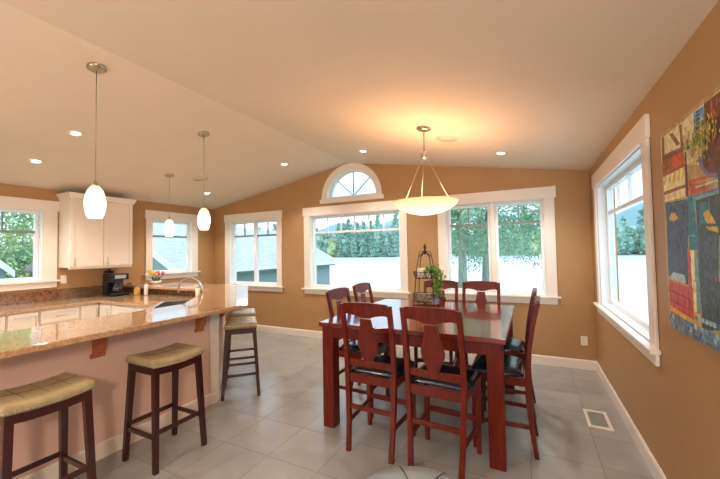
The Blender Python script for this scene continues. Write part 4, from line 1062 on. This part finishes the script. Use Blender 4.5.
for i, x in enumerate(xs_):
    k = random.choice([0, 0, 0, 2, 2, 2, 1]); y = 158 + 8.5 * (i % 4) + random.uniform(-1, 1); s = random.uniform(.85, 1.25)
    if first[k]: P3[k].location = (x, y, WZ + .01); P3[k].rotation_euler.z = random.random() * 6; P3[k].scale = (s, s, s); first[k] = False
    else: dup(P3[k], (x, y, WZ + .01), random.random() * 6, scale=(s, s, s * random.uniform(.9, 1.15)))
# neighbour house seen through three windows
nh = thing('neighbour_house', 'long pale neighbour house with light grey shingle roof and white rake boards', 'house', (-12, 11, -1.42))
ex0, ez0, rx, rz_ = -9.0, 1.06, -12.3, 2.75; yn, yf = 6.4, 15.4
obj('walls', prism_xz([(ex0 - .35, -1.42), (ex0 - .35, ez0 + .05), (rx, rz_ - .18), (2 * rx - ex0 + .35, ez0 + .05), (2 * rx - ex0 + .35, -1.42)], yn + .3, yf - .3), M['siding'], nh)
rf = prism_xz([(ex0, ez0), (rx, rz_), (2 * rx - ex0, ez0), (2 * rx - ex0, ez0 - .12), (rx, rz_ - .14), (ex0, ez0 - .12)], yn, yf); obj('roof', rf, M['shingle'], nh)
mb = MB()
for y in (yn - .03, yf):
    for s in (0, 1):
        a = (ex0, ez0) if s == 0 else (2 * rx - ex0, ez0)
        mb.poly([(a[0], a[1] + .01), (rx, rz_ + .01), (rx, rz_ - .19), (a[0], a[1] - .19)], lambda u, v, w, y=y: (u, y + w, v), .03)
obj('rake_board', mb, M['fascia'], nh)
obj('gutter', MB().box((ex0 + .001, yn, ez0 - .13), (ex0 + .1, yf, ez0 - .01)), M['fascia'], nh)
obj('soffit', MB().box((ex0 - .348, yn + .3, ez0 - .2), (ex0 - .002, yf - .3, ez0 - .135)), M['gutter'], nh)
# cottage gables seen low in the kitchen window
ct = thing('cottage', 'small white-gabled cottage among the garden trees', 'house', (-20, 4.4, -1.42))
def gable(y0, y1, zp, ze, x):
    mb = MB(); ym = (y0 + y1) / 2
    mb.poly([(y0 + .2, -1.42), (y0 + .2, ze), (ym, zp - .2), (y1 - .2, ze), (y1 - .2, -1.42)], lambda u, v, w: (x - w, u, v), 1.5)
    rf = MB().poly([(y0, ze - .1), (ym, zp - .05), (y1, ze - .1), (y1, ze), (ym, zp + .1), (y0, ze)], lambda u, v, w: (x + .2 - w, u, v), 1.9)
    rk = MB()
    for a, b in ((y0, ym), (y1, ym)): rk.poly([(a, ze + .02), (b, zp + .12), (b, zp - .22), (a, ze - .28)], lambda u, v, w: (x + .25 - w, u, v), .045)
    return mb, rf, rk
for y0, y1, zp, ze in ((3.6, 6.4, 2.3, .95), (7.3, 9.6, 2.0, .9)):
    a, b, c = gable(y0, y1, zp, ze, -20); w_ = obj('gable_wall', a, M['siding'], ct); obj('roof', b, M['shingle_d'], w_); obj('rake_board', c, M['fascia'], w_)
# near cedars
def cedar(x, y, h, lean, label, seedv, spread):
    random.seed(seedv)
    t = thing('cedar_tree', label, 'tree', (x, y, -1.42), 'cedars near the house')
    obj('trunk', MB().tube([(x, y, -1.42), (x + lean * .3, y, 1), (x + lean, y, 4), (x + lean * 1.4, y, h)], .17, 10, r1=.05), M['bark'], t)
    br = MB(); pts = []
    for k in range(64):
        z = random.uniform(1.9, h - .5) if k > 20 else random.uniform(1.7, 4.0); a = random.uniform(0, 2 * PI); ln = spread * random.uniform(.5, 1) * (1 - .4 * (z - 1.5) / h)
        f = (z + 1.42) / (h + 1.42); b0 = Vector((x + lean * f * 1.3, y, z)); e = b0 + Vector((ln * math.cos(a), ln * math.sin(a) * .7, -.25 * ln + random.uniform(-.3, .2)))
        mid = (b0 + e) / 2 + Vector((0, 0, .15)); br.tube([b0, mid, e], .022, 5, r1=.006)
        for i in range(170):
            s = random.random() ** .7; p = b0.lerp(mid, s * 2) if s < .5 else mid.lerp(e, s * 2 - 1)
            pts.append(p + Vector((random.gauss(0, .12), random.gauss(0, .12), -abs(random.gauss(0, .22)) - (.25 if random.random() < .3 else 0))))
    obj('branch', br, M['bark'], t); obj('foliage', MB().leafcards(pts, .105, droop=.9, asp=.42), M['cedar'], t)
cedar(-1.95, 11.0, 8.5, .1, 'drooping cedar outside the window behind the table, left trunk', 3, 2.0)
cedar(-1.35, 11.6, 9.0, .25, 'drooping cedar outside the window behind the table, right trunk', 4, 2.3)
cedar(.75, 12.2, 8.5, -.1, 'cedar hanging over the right pane of the window behind the table', 9, 1.7)
def garden_tree(x, y, h, r, label, seedv):
    random.seed(seedv); t = thing('garden_tree', label, 'tree', (x, y, -1.42), 'leafy trees outside the kitchen window')
    obj('trunk', MB().tube([(x, y, -1.42), (x + .1, y, .6), (x, y, h * .6)], .14, 8, r1=.06), M['bark'], t)
    pts = []
    for k in range(44):
        c = Vector((x + random.gauss(0, r * .45), y + random.gauss(0, r * .45), random.uniform(-.2, h)))
        for i in range(130): pts.append(c + Vector((random.gauss(0, .42), random.gauss(0, .42), random.gauss(0, .32))))
    obj('foliage', MB().leafcards(pts, .2, asp=.8), M['decid'], t)
garden_tree(-25, 2.2, 7.2, 2.2, 'leafy garden tree behind the left gable of the cottage', 21); garden_tree(-24.5, 5.4, 7.0, 2.2, 'leafy garden tree rising between the cottage gables', 22)
garden_tree(-25.5, 8.6, 7.4, 2.2, 'leafy garden tree behind the right gable of the cottage', 23); garden_tree(-29, 5.0, 9, 2.8, 'tallest leafy garden tree, farthest behind the cottage', 24)
garden_tree(-29, 10.5, 8.5, 2.6, 'leafy garden tree at the far right of the cottage, beside the neighbour roof', 25)

# ------------------------------------------------------------------ sky
w = bpy.data.worlds.new('overcast'); bpy.context.scene.world = w; w.use_nodes = True
N = w.node_tree.nodes; K = w.node_tree.links; bg = N['Background']
tc = N.new('ShaderNodeTexCoord'); mp = N.new('ShaderNodeMapping'); mp.inputs['Scale'].default_value = (1, 1, 3)
nz = N.new('ShaderNodeTexNoise'); nz.inputs['Scale'].default_value = 3.2; nz.inputs['Detail'].default_value = 6
rp = N.new('ShaderNodeValToRGB'); rp.color_ramp.elements[0].position = .40; rp.color_ramp.elements[1].position = .56
rp.color_ramp.elements[0].color = (.42, .62, .86, 1); rp.color_ramp.elements[1].color = (.88, .94, 1, 1)
K.new(tc.outputs['Generated'], mp.inputs['Vector']); K.new(mp.outputs['Vector'], nz.inputs['Vector']); K.new(nz.outputs['Fac'], rp.inputs['Fac'])
K.new(rp.outputs['Color'], bg.inputs['Color']); bg.inputs['Strength'].default_value = 1.25

# ------------------------------------------------------------------ camera
f, yaw, pitch, roll = 339.386, 0.46417, 0.03482, -0.01674
F = Vector((-math.sin(yaw) * math.cos(pitch), math.cos(yaw) * math.cos(pitch), math.sin(pitch)))
r = Vector((math.cos(yaw), math.sin(yaw), 0)); u = r.cross(F)
r2 = r * math.cos(roll) + u * math.sin(roll); u2 = -r * math.sin(roll) + u * math.cos(roll)
cam = bpy.data.cameras.new('camera'); co = bpy.data.objects.new('camera', cam); C.objects.link(co)
cam.sensor_fit = 'HORIZONTAL'; cam.sensor_width = 36; cam.lens = f / 720 * 36; cam.clip_start = .02; cam.clip_end = 1500
m = Matrix(((r2.x, u2.x, -F.x, 0), (r2.y, u2.y, -F.y, 0), (r2.z, u2.z, -F.z, 1.55), (0, 0, 0, 1))); co.matrix_world = m
sc = bpy.context.scene; sc.camera = co
sc.view_settings.view_transform = 'Standard'; sc.view_settings.look = 'None'; sc.view_settings.gamma = 1; sc.view_settings.use_curve_mapping = False
sc.view_settings.exposure = 1.2
